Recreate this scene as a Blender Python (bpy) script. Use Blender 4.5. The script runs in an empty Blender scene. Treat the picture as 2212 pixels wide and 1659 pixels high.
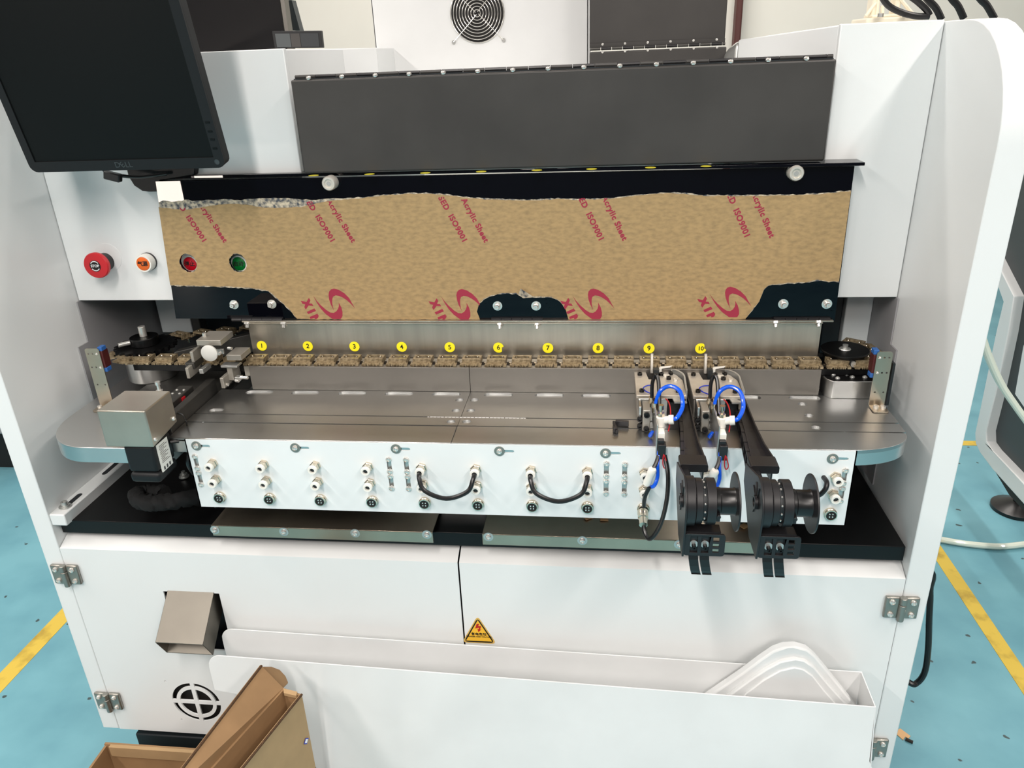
import bpy, bmesh, math, random
from mathutils import Vector, Matrix
from mathutils.geometry import tessellate_polygon
random.seed(7)
S = bpy.context.scene
COL = S.collection
R = math.radians

# ------------------------------------------------------------------ camera
FPX, YAW, PIT, ROL = 1638.5646, -.1254, .4122, -.0416
CAM = Vector((.2479, -1.0702, 1.5124))
fw = Vector((math.sin(YAW)*math.cos(PIT), math.cos(YAW)*math.cos(PIT), -math.sin(PIT)))
rt0 = Vector((math.cos(YAW), -math.sin(YAW), 0)); up0 = rt0.cross(fw)
rt = math.cos(ROL)*rt0 + math.sin(ROL)*up0; up = -math.sin(ROL)*rt0 + math.cos(ROL)*up0
cd = bpy.data.cameras.new('camera'); co = bpy.data.objects.new('camera', cd); COL.objects.link(co)
co.matrix_world = Matrix(((rt.x, up.x, -fw.x, CAM.x), (rt.y, up.y, -fw.y, CAM.y), (rt.z, up.z, -fw.z, CAM.z), (0, 0, 0, 1)))
cd.sensor_fit = 'HORIZONTAL'; cd.sensor_width = 36; cd.lens = FPX/2212*36; cd.clip_start = .02; cd.clip_end = 60
S.camera = co

# ------------------------------------------------------------------ world, lamps, exposure
W = bpy.data.worlds.new('world'); S.world = W; W.use_nodes = True
W.node_tree.nodes['Background'].inputs[0].default_value = (1, .965, .93, 1)
W.node_tree.nodes['Background'].inputs[1].default_value = .12
def tube_lamp(x, y, power, lx=.12, ly=1.5, z=3.1):
    l = bpy.data.lights.new('ceiling_tube_lamp', 'AREA'); l.shape = 'RECTANGLE'; l.size = lx; l.size_y = ly
    l.energy = power; l.color = (1, .925, .865)
    o = bpy.data.objects.new('ceiling_tube_lamp', l); COL.objects.link(o); o.location = (x, y, z)
for x, y, p in ((1.75, -.4, 34), (-1.9, -.6, 34), (3.9, -.6, 40), (-4.1, -.6, 40), (-.2, -2.0, 62), (1.8, -2.6, 62), (-2.0, -2.6, 62), (.2, -4.0, 70)):
    tube_lamp(x, y, p)
for x, y, p in ((-.6, .95, 26), (1.9, 2.4, 36), (-1.6, 2.6, 36), (.2, 3.0, 36)):
    tube_lamp(x, y, p, 1.5, .12)
S.view_settings.view_transform = 'Standard'; S.view_settings.look = 'None'
S.view_settings.gamma = 1; S.view_settings.use_curve_mapping = False
S.view_settings.exposure = -.02

# ------------------------------------------------------------------ helpers
def at(px, py, X=None, Y=None, Z=None):
    """point of the place seen at a spot of the photo on the plane X=, Y= or Z="""
    d = rt*((px-1106)/FPX) - up*((py-829.5)/FPX) + fw
    t = (X-CAM.x)/d.x if X is not None else (Y-CAM.y)/d.y if Y is not None else (Z-CAM.z)/d.z
    return CAM + d*t

def lin(c):
    return tuple(((v/255+.055)/1.055)**2.4 if v > 10 else v/255/12.92 for v in c)

MATS = {}
def mat(name, rgb, rough=.5, metal=0., var=0., vscale=20., bump=0., bscale=400., stretch=None, spec=.5, coat=0., rgb2=None, trans=0., emit=0., vlo=.35, vhi=.65):
    m = bpy.data.materials.new(name); m.use_nodes = True; MATS[name] = m
    nt = m.node_tree; b = nt.nodes['Principled BSDF']
    c = lin(rgb)+(1,)
    b.inputs['Base Color'].default_value = c; b.inputs['Roughness'].default_value = rough; b.inputs['Metallic'].default_value = metal
    b.inputs['Specular IOR Level'].default_value = spec; b.inputs['Coat Weight'].default_value = coat; b.inputs['Coat Roughness'].default_value = .08
    b.inputs['Transmission Weight'].default_value = trans
    if emit:
        b.inputs['Emission Color'].default_value = c; b.inputs['Emission Strength'].default_value = emit
    def co(sc):
        t = nt.nodes.new('ShaderNodeTexCoord'); mp = nt.nodes.new('ShaderNodeMapping')
        if stretch: mp.inputs['Scale'].default_value = stretch
        nt.links.new(t.outputs['Object'], mp.inputs[0])
        n = nt.nodes.new('ShaderNodeTexNoise'); n.inputs['Scale'].default_value = sc; n.inputs['Detail'].default_value = 5
        nt.links.new(mp.outputs[0], n.inputs['Vector']); return n
    if var or rgb2:
        n = co(vscale); r = nt.nodes.new('ShaderNodeMapRange'); r.inputs['From Min'].default_value = vlo; r.inputs['From Max'].default_value = vhi
        nt.links.new(n.outputs['Fac'], r.inputs['Value'])
        mx = nt.nodes.new('ShaderNodeMix'); mx.data_type = 'RGBA'
        c2 = lin(rgb2)+(1,) if rgb2 else tuple(v*(1-var) for v in c[:3])+(1,)
        mx.inputs[6].default_value = c2; mx.inputs[7].default_value = c
        nt.links.new(r.outputs[0], mx.inputs[0]); nt.links.new(mx.outputs[2], b.inputs['Base Color'])
    if bump:
        n = co(bscale); bp = nt.nodes.new('ShaderNodeBump'); bp.inputs['Strength'].default_value = bump; bp.inputs['Distance'].default_value = .0006
        nt.links.new(n.outputs['Fac'], bp.inputs['Height']); nt.links.new(bp.outputs[0], b.inputs['Normal'])
    return m

mat('white_paint', (226, 229, 229), .33, bump=.10, bscale=900, var=.03, vscale=3)
mat('white_sheet', (222, 224, 224), .45, bump=.05, bscale=700, var=.07, vscale=6)
mat('white_front', (226, 231, 232), .4, bump=.05, bscale=900, var=.05, vscale=8)
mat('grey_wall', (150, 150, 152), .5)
mat('lid_grey', (62, 60, 58), .45, bump=.12, bscale=1500, var=.3, vscale=6, spec=.4)
mat('stud_steel', (220, 216, 206), .3, .5)
mat('black_paint', (8, 8, 9), .36, bump=.05, bscale=800, spec=.3)
mat('black_face', (22, 28, 32), .5)
mat('acrylic', (3, 4, 10), .008, spec=.22)
mat('kraft', (168, 141, 98), .7, rgb2=(138, 117, 82), vscale=85, vlo=.22, vhi=.62, stretch=(1, 1, 2.2), bump=.1, bscale=300)
mat('torn_paper', (200, 188, 165), .85, rgb2=(70, 76, 84), vscale=130, vlo=.38, vhi=.62)
mat('red_print', (150, 38, 62), .7)
mat('aluminium', (182, 183, 182), .36, 1, var=.12, vscale=7, bump=.04, bscale=300)
mat('aluminium_bright', (205, 205, 203), .32, 1, bump=.04, bscale=500)
mat('brushed', (178, 171, 158), .33, .88, var=.14, vscale=9, bump=.06, bscale=160, stretch=(6, 1, .35))
mat('guard_grey', (132, 128, 122), .45, .85, var=.08, vscale=9)
mat('stainless', (182, 170, 152), .3, .92, var=.12, vscale=14, bump=.05, bscale=300)
mat('steel_light', (205, 198, 186), .4, .6, var=.12, vscale=30)
mat('stainless_dull', (118, 114, 106), .42, .92, var=.1, vscale=14)
mat('sensor_blue', (40, 92, 160), .5)
mat('cover_steel', (176, 170, 158), .33, .8, var=.12, vscale=14)
mat('sensor_body', (70, 18, 20), .5)
mat('yellow_shaded', (196, 186, 50), .5)  # sticker yellow with the shading on the cover ledge mixed into the colour
mat('zinc', (192, 193, 190), .32, .75)
mat('chrome', (228, 226, 220), .22, .72)
mat('nickel', (214, 204, 186), .25, 1)
mat('hinge_metal', (152, 150, 143), .4, .85, bump=.05)
mat('dark_steel', (86, 85, 82), .5, .8, var=.15, vscale=25)
mat('mid_steel', (166, 162, 153), .42, .55, var=.1, vscale=25)
mat('black_plastic', (26, 25, 27), .38, bump=.04, bscale=900)
mat('black_rubber', (15, 15, 16), .32)
mat('black_screw', (18, 18, 19), .3, .4)
mat('white_plastic', (232, 230, 222), .35)
mat('cream_plastic', (236, 228, 208), .5)
mat('blue_tube', (12, 88, 222), .18, coat=.3)
mat('blue_wire', (28, 52, 170), .4)
mat('red_wire', (190, 30, 40), .4)
mat('brass', (176, 142, 78), .35, .9)
mat('clip_brass', (178, 162, 132), .42, .4, rgb2=(116, 101, 76), vscale=160, bump=.15, bscale=900)
mat('clip_dark', (36, 30, 24), .6, .3)
mat('yellow_sticker', (255, 240, 36), .5)
mat('print_black', (16, 14, 12), .6)
mat('print_white', (235, 235, 235), .6)
mat('estop_red', (196, 36, 44), .4)
mat('button_red', (190, 14, 34), .3)
mat('button_green', (10, 112, 46), .3)
mat('button_orange', (222, 100, 22), .35)
mat('warning_yellow', (236, 186, 56), .45)
mat('warning_edge', (214, 176, 90), .45)
mat('warning_red', (176, 22, 22), .45)
mat('monitor_bezel', (20, 22, 24), .5, spec=.3)
mat('monitor_screen', (7, 8, 8), .4, spec=.2)
mat('logo_grey', (72, 76, 78), .4, .5)
mat('cardboard', (150, 118, 82), .8, var=.12, vscale=25, bump=.05, bscale=200)
mat('cardboard_light', (172, 143, 104), .8, var=.08, vscale=25)
mat('cardboard_edge', (84, 58, 34), .9, var=.5, vscale=400)
mat('clear_hose', (214, 222, 208), .12, spec=.8, coat=.4)
mat('machine_dark', (58, 64, 66), .5)
mat('wall_cream', (236, 231, 220), .7, var=.05, vscale=2)
mat('brown_post', (84, 44, 40), .6)
mat('tape_yellow', (206, 178, 72), .6, rgb2=(150, 126, 52), vscale=14, vlo=.28, vhi=.5)
mat('wood_chip', (206, 166, 120), .8)
mat('knob_white', (206, 207, 202), .45)
mat('tinted_panel', (18, 15, 16), .25)
mat('label_white', (226, 226, 220), .5)
mat('label_print', (70, 70, 70), .6)
mat('sleeve', (13, 13, 14), .9, bump=.8, bscale=160)
mat('window_glass', (255, 240, 228), .3, emit=60)
mat('wall_rear', (120, 122, 126), .8)

# floor: glossy light blue epoxy with scuffs and dark specks
def floor_mat():
    m = mat('floor_epoxy', (113, 167, 179), .5, rgb2=(97, 150, 164), vscale=5, bump=.12, bscale=60)
    nt = m.node_tree; b = nt.nodes['Principled BSDF']
    old = b.inputs['Base Color'].links[0].from_socket
    t = nt.nodes.new('ShaderNodeTexCoord'); v = nt.nodes.new('ShaderNodeTexVoronoi'); v.voronoi_dimensions = '2D'; v.inputs['Scale'].default_value = 6
    n = nt.nodes.new('ShaderNodeTexNoise'); n.inputs['Scale'].default_value = 30
    add = nt.nodes.new('ShaderNodeMixRGB'); add.blend_type = 'ADD'; add.inputs[0].default_value = .03
    nt.links.new(t.outputs['Object'], n.inputs['Vector']); nt.links.new(t.outputs['Object'], add.inputs[1]); nt.links.new(n.outputs['Color'], add.inputs[2])
    nt.links.new(add.outputs[0], v.inputs['Vector'])
    r = nt.nodes.new('ShaderNodeMapRange'); r.inputs['From Min'].default_value = .026; r.inputs['From Max'].default_value = .036
    nt.links.new(v.outputs['Distance'], r.inputs['Value'])
    mx = nt.nodes.new('ShaderNodeMix'); mx.data_type = 'RGBA'; mx.inputs[6].default_value = lin((62, 78, 80))+(1,)
    nt.links.new(r.outputs[0], mx.inputs[0]); nt.links.new(old, mx.inputs[7]); nt.links.new(mx.outputs[2], b.inputs['Base Color'])
floor_mat()

OFF = {None: Vector((0, 0, 0))}
class MB:
    def __init__(s): s.v = []; s.f = []
    def add(s, vs, fs):
        n = len(s.v); s.v += [Vector(p) for p in vs]; s.f += [tuple(i+n for i in f) for f in fs]; return s
    def box(s, x0, x1, y0, y1, z0, z1):
        return s.add([(x0, y0, z0), (x1, y0, z0), (x1, y1, z0), (x0, y1, z0), (x0, y0, z1), (x1, y0, z1), (x1, y1, z1), (x0, y1, z1)],
                     [(3, 2, 1, 0), (4, 5, 6, 7), (0, 1, 5, 4), (1, 2, 6, 5), (2, 3, 7, 6), (3, 0, 4, 7)])
    def obox(s, c, size, rot=(0, 0, 0)):
        M = Matrix.Rotation(rot[2], 3, 'Z') @ Matrix.Rotation(rot[1], 3, 'Y') @ Matrix.Rotation(rot[0], 3, 'X')
        t = MB().box(*[q for a in size for q in (-a/2, a/2)]); c = Vector(c)
        return s.add([M @ p + c for p in t.v], t.f)
    def hexa(s, p):   # eight corners, lower four then upper four
        return s.add(p, [(3, 2, 1, 0), (4, 5, 6, 7), (0, 1, 5, 4), (1, 2, 6, 5), (2, 3, 7, 6), (3, 0, 4, 7)])
    def prism(s, poly, axis, a, b, holes=()):
        """extrude 2D outline (with holes) from a to b along axis; x:(y,z) y:(x,z) z:(x,y)"""
        def m(u, v, w): return (w, u, v) if axis == 'x' else (u, w, v) if axis == 'y' else (u, v, w)
        loops = [list(poly)]+[list(h) for h in holes]
        flat = [p for l in loops for p in l]; n = len(flat)
        tri = tessellate_polygon([[Vector((p[0], p[1], 0)) for p in l] for l in loops]) if holes or len(poly) > 4 else None
        fs = [tuple(t) for t in tri] if tri is not None else [tuple(range(n))]
        F = list(fs)+[tuple(i+n for i in reversed(t)) for t in fs]
        k = 0
        for l in loops:
            q = len(l)
            for i in range(q): F.append((k+i, k+(i+1) % q, k+(i+1) % q+n, k+i+n))
            k += q
        return s.add([m(p[0], p[1], a) for p in flat]+[m(p[0], p[1], b) for p in flat], F)
    def lathe(s, prof, o, d=(0, 0, 1), n=20, close=True):
        d = Vector(d).normalized(); u = d.orthogonal().normalized(); w = d.cross(u); o = Vector(o)
        vs = []; fs = []
        for r, h in prof:
            for i in range(n):
                a = 2*math.pi*i/n; vs.append(o+d*h+(u*math.cos(a)+w*math.sin(a))*r)
        for j in range(len(prof)-1):
            for i in range(n):
                k = (i+1) % n; fs.append((j*n+i, j*n+k, (j+1)*n+k, (j+1)*n+i))
        if close:
            fs.append(tuple(range(n))[::-1]); fs.append(tuple((len(prof)-1)*n+i for i in range(n)))
        return s.add(vs, fs)
    def cyl(s, p0, p1, r0, r1=None, n=16):
        p0 = Vector(p0); p1 = Vector(p1)
        return s.lathe([(r0, 0), (r0 if r1 is None else r1, (p1-p0).length)], p0, p1-p0, n)
    def tube(s, pts, r, n=8, sub=6, cyclic=False):
        pts = [Vector(p) for p in pts]; P = []
        N = len(pts)
        rng = range(N if cyclic else N-1)
        for i in rng:
            a = pts[i-1] if (i > 0 or cyclic) else pts[0]; b = pts[i]; c = pts[(i+1) % N]; d = pts[(i+2) % N] if (cyclic or i+2 < N) else pts[-1]
            for k in range(sub):
                t = k/sub; P.append(.5*((2*b)+(c-a)*t+(2*a-5*b+4*c-d)*t*t+(3*b-a-3*c+d)*t**3))
        if not cyclic: P.append(pts[-1])
        m = len(P); vs = []; fs = []; u = None
        for i, p in enumerate(P):
            tg = (P[(i+1) % m]-P[i-1]) if cyclic else (P[min(i+1, m-1)]-P[max(i-1, 0)]); tg.normalize()
            if u is None: u = tg.orthogonal().normalized()
            u = (u-tg*u.dot(tg)).normalized(); w = tg.cross(u)
            for k in range(n): a = 2*math.pi*k/n; vs.append(p+(u*math.cos(a)+w*math.sin(a))*r)
        for i in range(m if cyclic else m-1):
            j = (i+1) % m
            for k in range(n): q = (k+1) % n; fs.append((i*n+k, i*n+q, j*n+q, j*n+k))
        if not cyclic: fs.append(tuple(range(n))[::-1]); fs.append(tuple((m-1)*n+k for k in range(n)))
        return s.add(vs, fs)
    def ball(s, c, r, n=10, m=6, squash=1., d=(0, 0, 1)):
        pr = [(r*math.sin(math.pi*i/m) if 0 < i < m else r*.02, -r*squash*math.cos(math.pi*i/m)) for i in range(m+1)]
        return s.lathe(pr, c, d, n)
    def dome(s, c, r, h, d, n=12):   # screw head
        pr = [(r, 0), (r, h*.35), (r*.85, h*.75), (r*.45, h), (r*.4, h*.7), (r*.02, h*.7)]
        return s.lathe(pr, c, d, n)
    def clip(s, co, no):   # keep the side opposite to no
        bm = s.bm(); bmesh.ops.bisect_plane(bm, geom=bm.verts[:]+bm.edges[:]+bm.faces[:], plane_co=co, plane_no=no, clear_outer=True)
        bm.verts.index_update(); s.v = [v.co.copy() for v in bm.verts]; s.f = [tuple(v.index for v in f.verts) for f in bm.faces]; bm.free(); return s
    def bm(s):
        bm = bmesh.new(); vs = [bm.verts.new(p) for p in s.v]
        for f in s.f:
            try: bm.faces.new([vs[i] for i in f])
            except ValueError: pass
        return bm
    def mesh(s, name, m, off=Vector((0, 0, 0)), smooth=35):
        bm = s.bm(); bmesh.ops.translate(bm, verts=bm.verts[:], vec=-off)
        bmesh.ops.recalc_face_normals(bm, faces=bm.faces[:])
        me = bpy.data.meshes.new(name); bm.to_mesh(me); bm.free()
        me.materials.append(MATS[m]); me.shade_smooth(); me.set_sharp_from_angle(angle=R(smooth)); return me
    def build(s, name, m, parent=None, bevel=0, seg=2, smooth=35, loc=None):
        if parent is not None: off = OFF[parent]
        else:
            if loc is None:
                lo = [min(p[i] for p in s.v) for i in range(3)]; hi = [max(p[i] for p in s.v) for i in range(3)]
                loc = ((lo[0]+hi[0])/2, (lo[1]+hi[1])/2, lo[2])
            off = Vector(loc)
        o = bpy.data.objects.new(name, s.mesh(name, m, off, smooth)); COL.objects.link(o); OFF[o] = off
        if parent is not None: o.parent = parent
        else: o.location = off
        if bevel:
            b = o.modifiers.new('bevel', 'BEVEL'); b.width = bevel; b.segments = seg; b.limit_method = 'ANGLE'; b.angle_limit = R(40); b.harden_normals = False
        return o
def inst(name, me, loc, parent, rot=None):   # a further copy of a small part
    o = bpy.data.objects.new(name, me); COL.objects.link(o); o.parent = parent
    wl = Vector(loc); o.location = wl-OFF[parent] - (PLOC.get(parent) or Vector((0, 0, 0))); OFF[o] = Vector(OFF[parent]); PLOC[o] = wl-OFF[parent]
    if rot is not None: o.rotation_euler = rot
    return o
PLOC = {}
def tag(o, label=None, cat=None, group=None, kind=None):
    if label: o['label'] = label
    if cat: o['category'] = cat
    if group: o['group'] = group
    if kind: o['kind'] = kind
    return o
def thing(name, label, cat, loc, group=None):
    o = bpy.data.objects.new(name, None); COL.objects.link(o); o.location = loc; o.empty_display_size = .02; OFF[o] = Vector(loc)
    return tag(o, label, cat, group)
def copy_tree(o, parent=None):
    c = o.copy(); COL.objects.link(c); c.parent = parent
    for ch in o.children: copy_tree(ch, c)
    return c
def text_mb(string, size, bold=0., spacing=1., ext=.00015, align='CENTER'):
    cu = bpy.data.curves.new('lettering', 'FONT'); cu.body = string; cu.size = size; cu.align_x = align; cu.align_y = 'CENTER'
    cu.extrude = ext; cu.offset = bold; cu.space_character = spacing; cu.resolution_u = 4
    o = bpy.data.objects.new('lettering', cu); COL.objects.link(o)
    dg = bpy.context.evaluated_depsgraph_get(); me = bpy.data.meshes.new_from_object(o.evaluated_get(dg))
    b = MB(); b.v = [v.co.copy() for v in me.vertices]; b.f = [tuple(p.vertices) for p in me.polygons]
    bpy.data.objects.remove(o); bpy.data.curves.remove(cu); bpy.data.meshes.remove(me)
    return b
def place(mb, loc, M):   # move a mesh built flat
    loc = Vector(loc); mb.v = [M @ p + loc for p in mb.v]; return mb
FACE = Matrix.Rotation(R(90), 3, 'X')      # flat print turned to face the viewer's side (-Y)
def spin(a): return FACE @ Matrix.Rotation(a, 3, 'Z')
def circle(cx, cy, r, n=20, a0=0, a1=2*math.pi, end=False):
    return [(cx+r*math.cos(a0+(a1-a0)*i/(n-1 if end else n)), cy+r*math.sin(a0+(a1-a0)*i/(n-1 if end else n))) for i in range(n)]
def slot(cx, cy, L, w, n=6):   # stadium along u
    h = L/2-w/2
    return circle(cx+h, cy, w/2, n, -math.pi/2, math.pi/2, True)+circle(cx-h, cy, w/2, n, math.pi/2, 3*math.pi/2, True)
def rrect(x0, x1, y0, y1, r, n=5):
    return (circle(x1-r, y0+r, r, n, -math.pi/2, 0, True)+circle(x1-r, y1-r, r, n, 0, math.pi/2, True)
            + circle(x0+r, y1-r, r, n, math.pi/2, math.pi, True)+circle(x0+r, y0+r, r, n, math.pi, 1.5*math.pi, True))
NY = (0, -1, 0)
# ------------------------------------------------------------------ the room
tag(MB().box(-8, 8, -5, 6, -.05, 0).build('floor', 'floor_epoxy', loc=(0, 0, 0)), kind='structure')
tag(MB().box(-8, 8, 4.2, 4.3, 0, 4).build('wall_back', 'wall_cream', loc=(0, 4.2, 0)), kind='structure')
o = MB().prism([(-8, 0), (8, 0), (8, 4), (-8, 4)], 'y', -5, -5.1, [[(-3.75, .35), (-3.44, .35), (-3.44, .72), (-3.75, .72)]]).build('wall_front', 'wall_rear', loc=(0, -5, 0)); tag(o, kind='structure')
o = MB().box(-3.75, -3.44, -5.07, -5.05, .35, .72).build('window_1', 'window_glass'); tag(o, 'bright daylight pane low in the wall behind the viewer', kind='structure')

# yellow floor tapes
def tape(label, poly):
    tag(MB().prism(poly, 'z', 0, .0012).build('floor_tape', 'tape_yellow'), label, 'floor tape', 'yellow tape lines on the floor')
tape('worn yellow tape line on the blue floor left of the machine', [(-1.385, -1), (-1.332, -1), (-1.332, 2.2), (-1.385, 2.2)])
tape('yellow tape line running along the blue floor right of the machine', [(1.303, -1), (1.346, -1), (1.346, 1.9), (1.303, 1.9)])
tape('short yellow tape crossing behind the machine beside the grey machine foot', [(1.346, 1.79), (2.4, 1.79), (2.4, 1.83), (1.346, 1.83)])
tag(MB().prism([(at(1949, 1587, Z=0).x+u*.7, at(1949, 1587, Z=0).y+v*.7) for u, v in ((-.024, .007), (.001, .024), (.024, -.006), (.014, -.016), (.006, -.010), (-.006, -.024))], 'z', 0, .002).build('wood_chip', 'wood_chip'), 'small tan wood chip on the blue floor beside the lower right hinge', 'chip')
p = at(1964, 1600, Z=.004); tag(MB().cyl(p+Vector((-.007, .004, 0)), p+Vector((.007, -.004, 0)), .0038, n=8).build('floor_bit', 'clip_dark'), 'tiny dark green cylinder lying on the floor below the wood chip', 'debris')

# ------------------------------------------------------------------ the white machine body
XL, XR, YB = -.75, .75, .231
cab = thing('machine_cabinet', 'big white sheet metal machine body with deep side panels and two lower doors', 'machine', (0, .45, .14))
prof = [(0, .24), (0, 1.38)]+[(.15-.15*math.cos(a), 1.38+.15*math.sin(a)) for a in [R(90)*i/10 for i in range(1, 11)]]+[(.95, 1.53), (.95, .24)]
MB().prism(prof, 'x', XR, .79).build('side_panel', 'white_paint', cab, .006, 3)
MB().prism(prof, 'x', -.786, XL).build('side_panel', 'white_paint', cab, .006, 3)
MB().box(XL+.001, -.268, YB, YB+.012, 1.106, 1.532).build('front_panel', 'white_paint', cab, .0015)
MB().box(.602, XR-.001, YB, YB+.012, 1.106, 1.532).build('front_panel', 'white_paint', cab, .0015)
MB().prism([(XL+.002, YB+.012), (-.2685, YB+.012), (-.255, .5), (-.205, .56), (-.205, .9), (XL+.002, .9)], 'z', 1.12, 1.531).build('column', 'white_paint', cab, .002)
MB().hexa([(.603, YB+.012, 1.12), (XR-.002, YB+.012, 1.12), (XR-.002, .9, 1.12), (.5, .5, 1.12), (.603, YB+.012, 1.531), (XR-.002, YB+.012, 1.531), (XR-.002, .9, 1.531), (.497, .5, 1.517)]).build('column', 'white_paint', cab, .002)
MB().hexa([(.49, .5, 1.3), (.56, .62, 1.3), (.52, .7, 1.3), (.46, .56, 1.3), (.497, .5, 1.517), (.56, .62, 1.52), (.52, .7, 1.515), (.478, .54, 1.495)]).build('column_end', 'zinc', cab, .01, 3)
MB().box(-.2, .5, .26, .9, 1.42, 1.44).build('top_deck', 'white_paint', cab)
# dark inner walls beside and behind the conveyor
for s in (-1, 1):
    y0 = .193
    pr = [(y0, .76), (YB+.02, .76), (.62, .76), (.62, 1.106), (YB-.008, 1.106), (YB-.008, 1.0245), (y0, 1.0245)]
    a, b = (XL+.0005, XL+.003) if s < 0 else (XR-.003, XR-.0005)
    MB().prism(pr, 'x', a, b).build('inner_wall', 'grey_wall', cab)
MB().box(XL, XR, .62, .63, .76, 1.13).build('inner_back_wall', 'black_face', cab)
MB().box(XL+.004, -.268, YB+.013, .62, 1.107, 1.118).build('inner_ceiling', 'black_face', cab)
MB().box(.603, XR-.004, YB+.013, .62, 1.107, 1.118).build('inner_ceiling', 'black_face', cab)
MB().box(-.738, -.665, .455, .48, .96, 1.107).build('inner_pillar', 'white_paint', cab, .002)
MB().box(-.655, -.635, .44, .47, .96, 1.107).build('inner_post', 'dark_steel', cab, .002)
MB().box(.70, .747, .33, .36, .96, 1.107).build('inner_pillar', 'white_paint', cab, .002)
MB().box(.665, .698, .34, .36, .96, 1.107).build('inner_post', 'black_face', cab, .002)
MB().box(-.575, -.53, .50, .51, .98, 1.10).build('sensor_plate', 'white_paint', cab, .001)
# black base plate, sill, dark interior
MB().box(XL+.004, XR-.004, .016, .62, .722, .75).build('base_plate', 'black_paint', cab, .0012)
MB().box(XL+.01, XR-.01, .06, .9, .25, .70).build('inner_core', 'black_face', cab)
b = MB().box(XL, -.72, .002, .45, .747, .771)
b.build('sill_lip', 'white_paint', cab, .002)
for y0, y1 in ((.034, .075), (.145, .20)):
    MB().prism([(v+(-.735), u+(y0+y1)/2) for u, v in slot(0, 0, y1-y0, .010)], 'z', .7708, .7714).build('sill_slot', 'black_face', cab)
p = Vector((-.735, .028, .7714))
wsh = MB().lathe([(.011, 0), (.011, .0022), (.004, .0022)], p, n=20).lathe([(.0085, .0022), (.0085, .004), (.003, .004)], p, n=20).build('washer', 'zinc', cab)
MB().lathe([(.006, .004), (.006, .011), (.0035, .011), (.0035, .008), (.0001, .008)], p, n=14).build('bolt', 'zinc', wsh)
# lower doors
def door(x0, x1, holes):
    d = MB().prism([(x0, .24), (x1, .24), (x1, .698), (x0, .698)], 'y', 0, .003, holes)
    d.prism([(0, .698), (.003, .698), (.031, .7085), (.06, .7085), (.06, .7115), (.03, .7115)], 'x', x0, x1)
    d.prism([(0, .243), (.003, .243), (.014, .232), (.03, .232), (.03, .229), (.012, .229)], 'x', x0+.012, x1-.012)
    return d.build('door', 'white_paint', cab)
vc = (-.5587, .3285)
def sector(r0, r1, q, w=.0042):
    a0 = q*math.pi/2; pts = []
    def arc(r, rev):
        e = math.asin(w/r); A = [a0+e+(math.pi/2-2*e)*i/9 for i in range(10)]
        if rev: A = A[::-1]
        return [(vc[0]+r*math.cos(a), vc[1]+r*math.sin(a)) for a in A]
    return arc(r1, False)+(arc(r0, True) if r0 > w*2 else [(vc[0]+w*1.0*(math.cos(a0)-math.sin(a0)), vc[1]+w*1.0*(math.sin(a0)+math.cos(a0)))])
holes = [sector(.042, .051, q) for q in range(4)]+[sector(.001, .0345, q) for q in range(4)]
holes += [circle(-.614, .381, .0022, 8), circle(-.602, .278, .0022, 8)]
holes.append([(-.565, .47), (-.454, .47), (-.454, .608), (-.565, .608)])
door(XL+.0012, .0035, holes)
door(.0065, XR-.0012, [])
MB().box(-.625, -.49, .012, .016, .245, .42).build('vent_backing', 'print_black', cab)
# stainless outlet chute in the left door
ch = MB()
t0 = Vector((-.556, .02, .628)); t1 = Vector((-.556, -.0694, .548)); w = Vector((.0925, 0, 0)); dn = Vector((0, .022, -.045))
ch.hexa([t0+dn*.03, t0+w+dn*.03, t1+w+dn*.03, t1+dn*.03, t0, t0+w, t1+w, t1])
ch.hexa([t0+dn, t0+dn+Vector((.0015, 0, 0)), t1+dn+Vector((.0015, 0, 0)), t1+dn, t0, t0+Vector((.0015, 0, 0)), t1+Vector((.0015, 0, 0)), t1])
e = Vector((.0015, 0, 0))
ch.hexa([t0+dn+w-e, t0+dn+w, t1+dn+w, t1+dn+w-e, t0+w-e, t0+w, t1+w, t1+w-e])
ch.hexa([t0+dn, t0+dn+w, t1+dn+w, t1+dn, t0+dn*.97, t0+dn*.97+w, t1+dn*.97+w, t1+dn*.97])
tag(ch.build('outlet_chute', 'stainless_dull', None, .0008), 'slanted stainless steel outlet chute sticking out of the left lower door', 'chute')
# hinges
def hinge(x, z, s):
    h = MB().box(x-.027, x-.004, -.0075, -.0005, z-.0215, z+.0215).box(x+.004, x+.027, -.0075, -.0005, z-.0215, z+.0215)
    h = h.build('hinge', 'hinge_metal', cab, .0025)
    MB().cyl((x, -.0085, z-.024), (x, -.0085, z+.0085), .006, n=14).build('hinge_barrel', 'hinge_metal', h, .001)
    MB().cyl((x, -.0085, z+.0095), (x, -.0085, z+.0225), .006, n=14).build('hinge_barrel', 'hinge_metal', h, .001)
    for dx in (-.0165, .0165):
        for dz in (-.0125, .0125): MB().dome((x+dx, -.0075, z+dz), .0052, .0042, NY).build('screw', 'chrome', h)
for px, py in ((143, 1243), (237, 1517), (1952, 1315), (1893, 1618)):
    p = at(px, py, Y=-.008); hinge(XL+.0015 if px < 500 else XR-.0015, p.z, 1)
MB().box(at(293, 1590, Y=.004).x, .6, .004, .06, .14, .2225).build('base_beam', 'black_face', cab, .003)
for x in (-.5, .5):
    for y in (.12, .8): MB().lathe([(.035, -.14), (.035, -.128), (.012, -.115), (.012, .1)], (x, y, .14), n=18).build('levelling_foot', 'black_rubber', cab)

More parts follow.
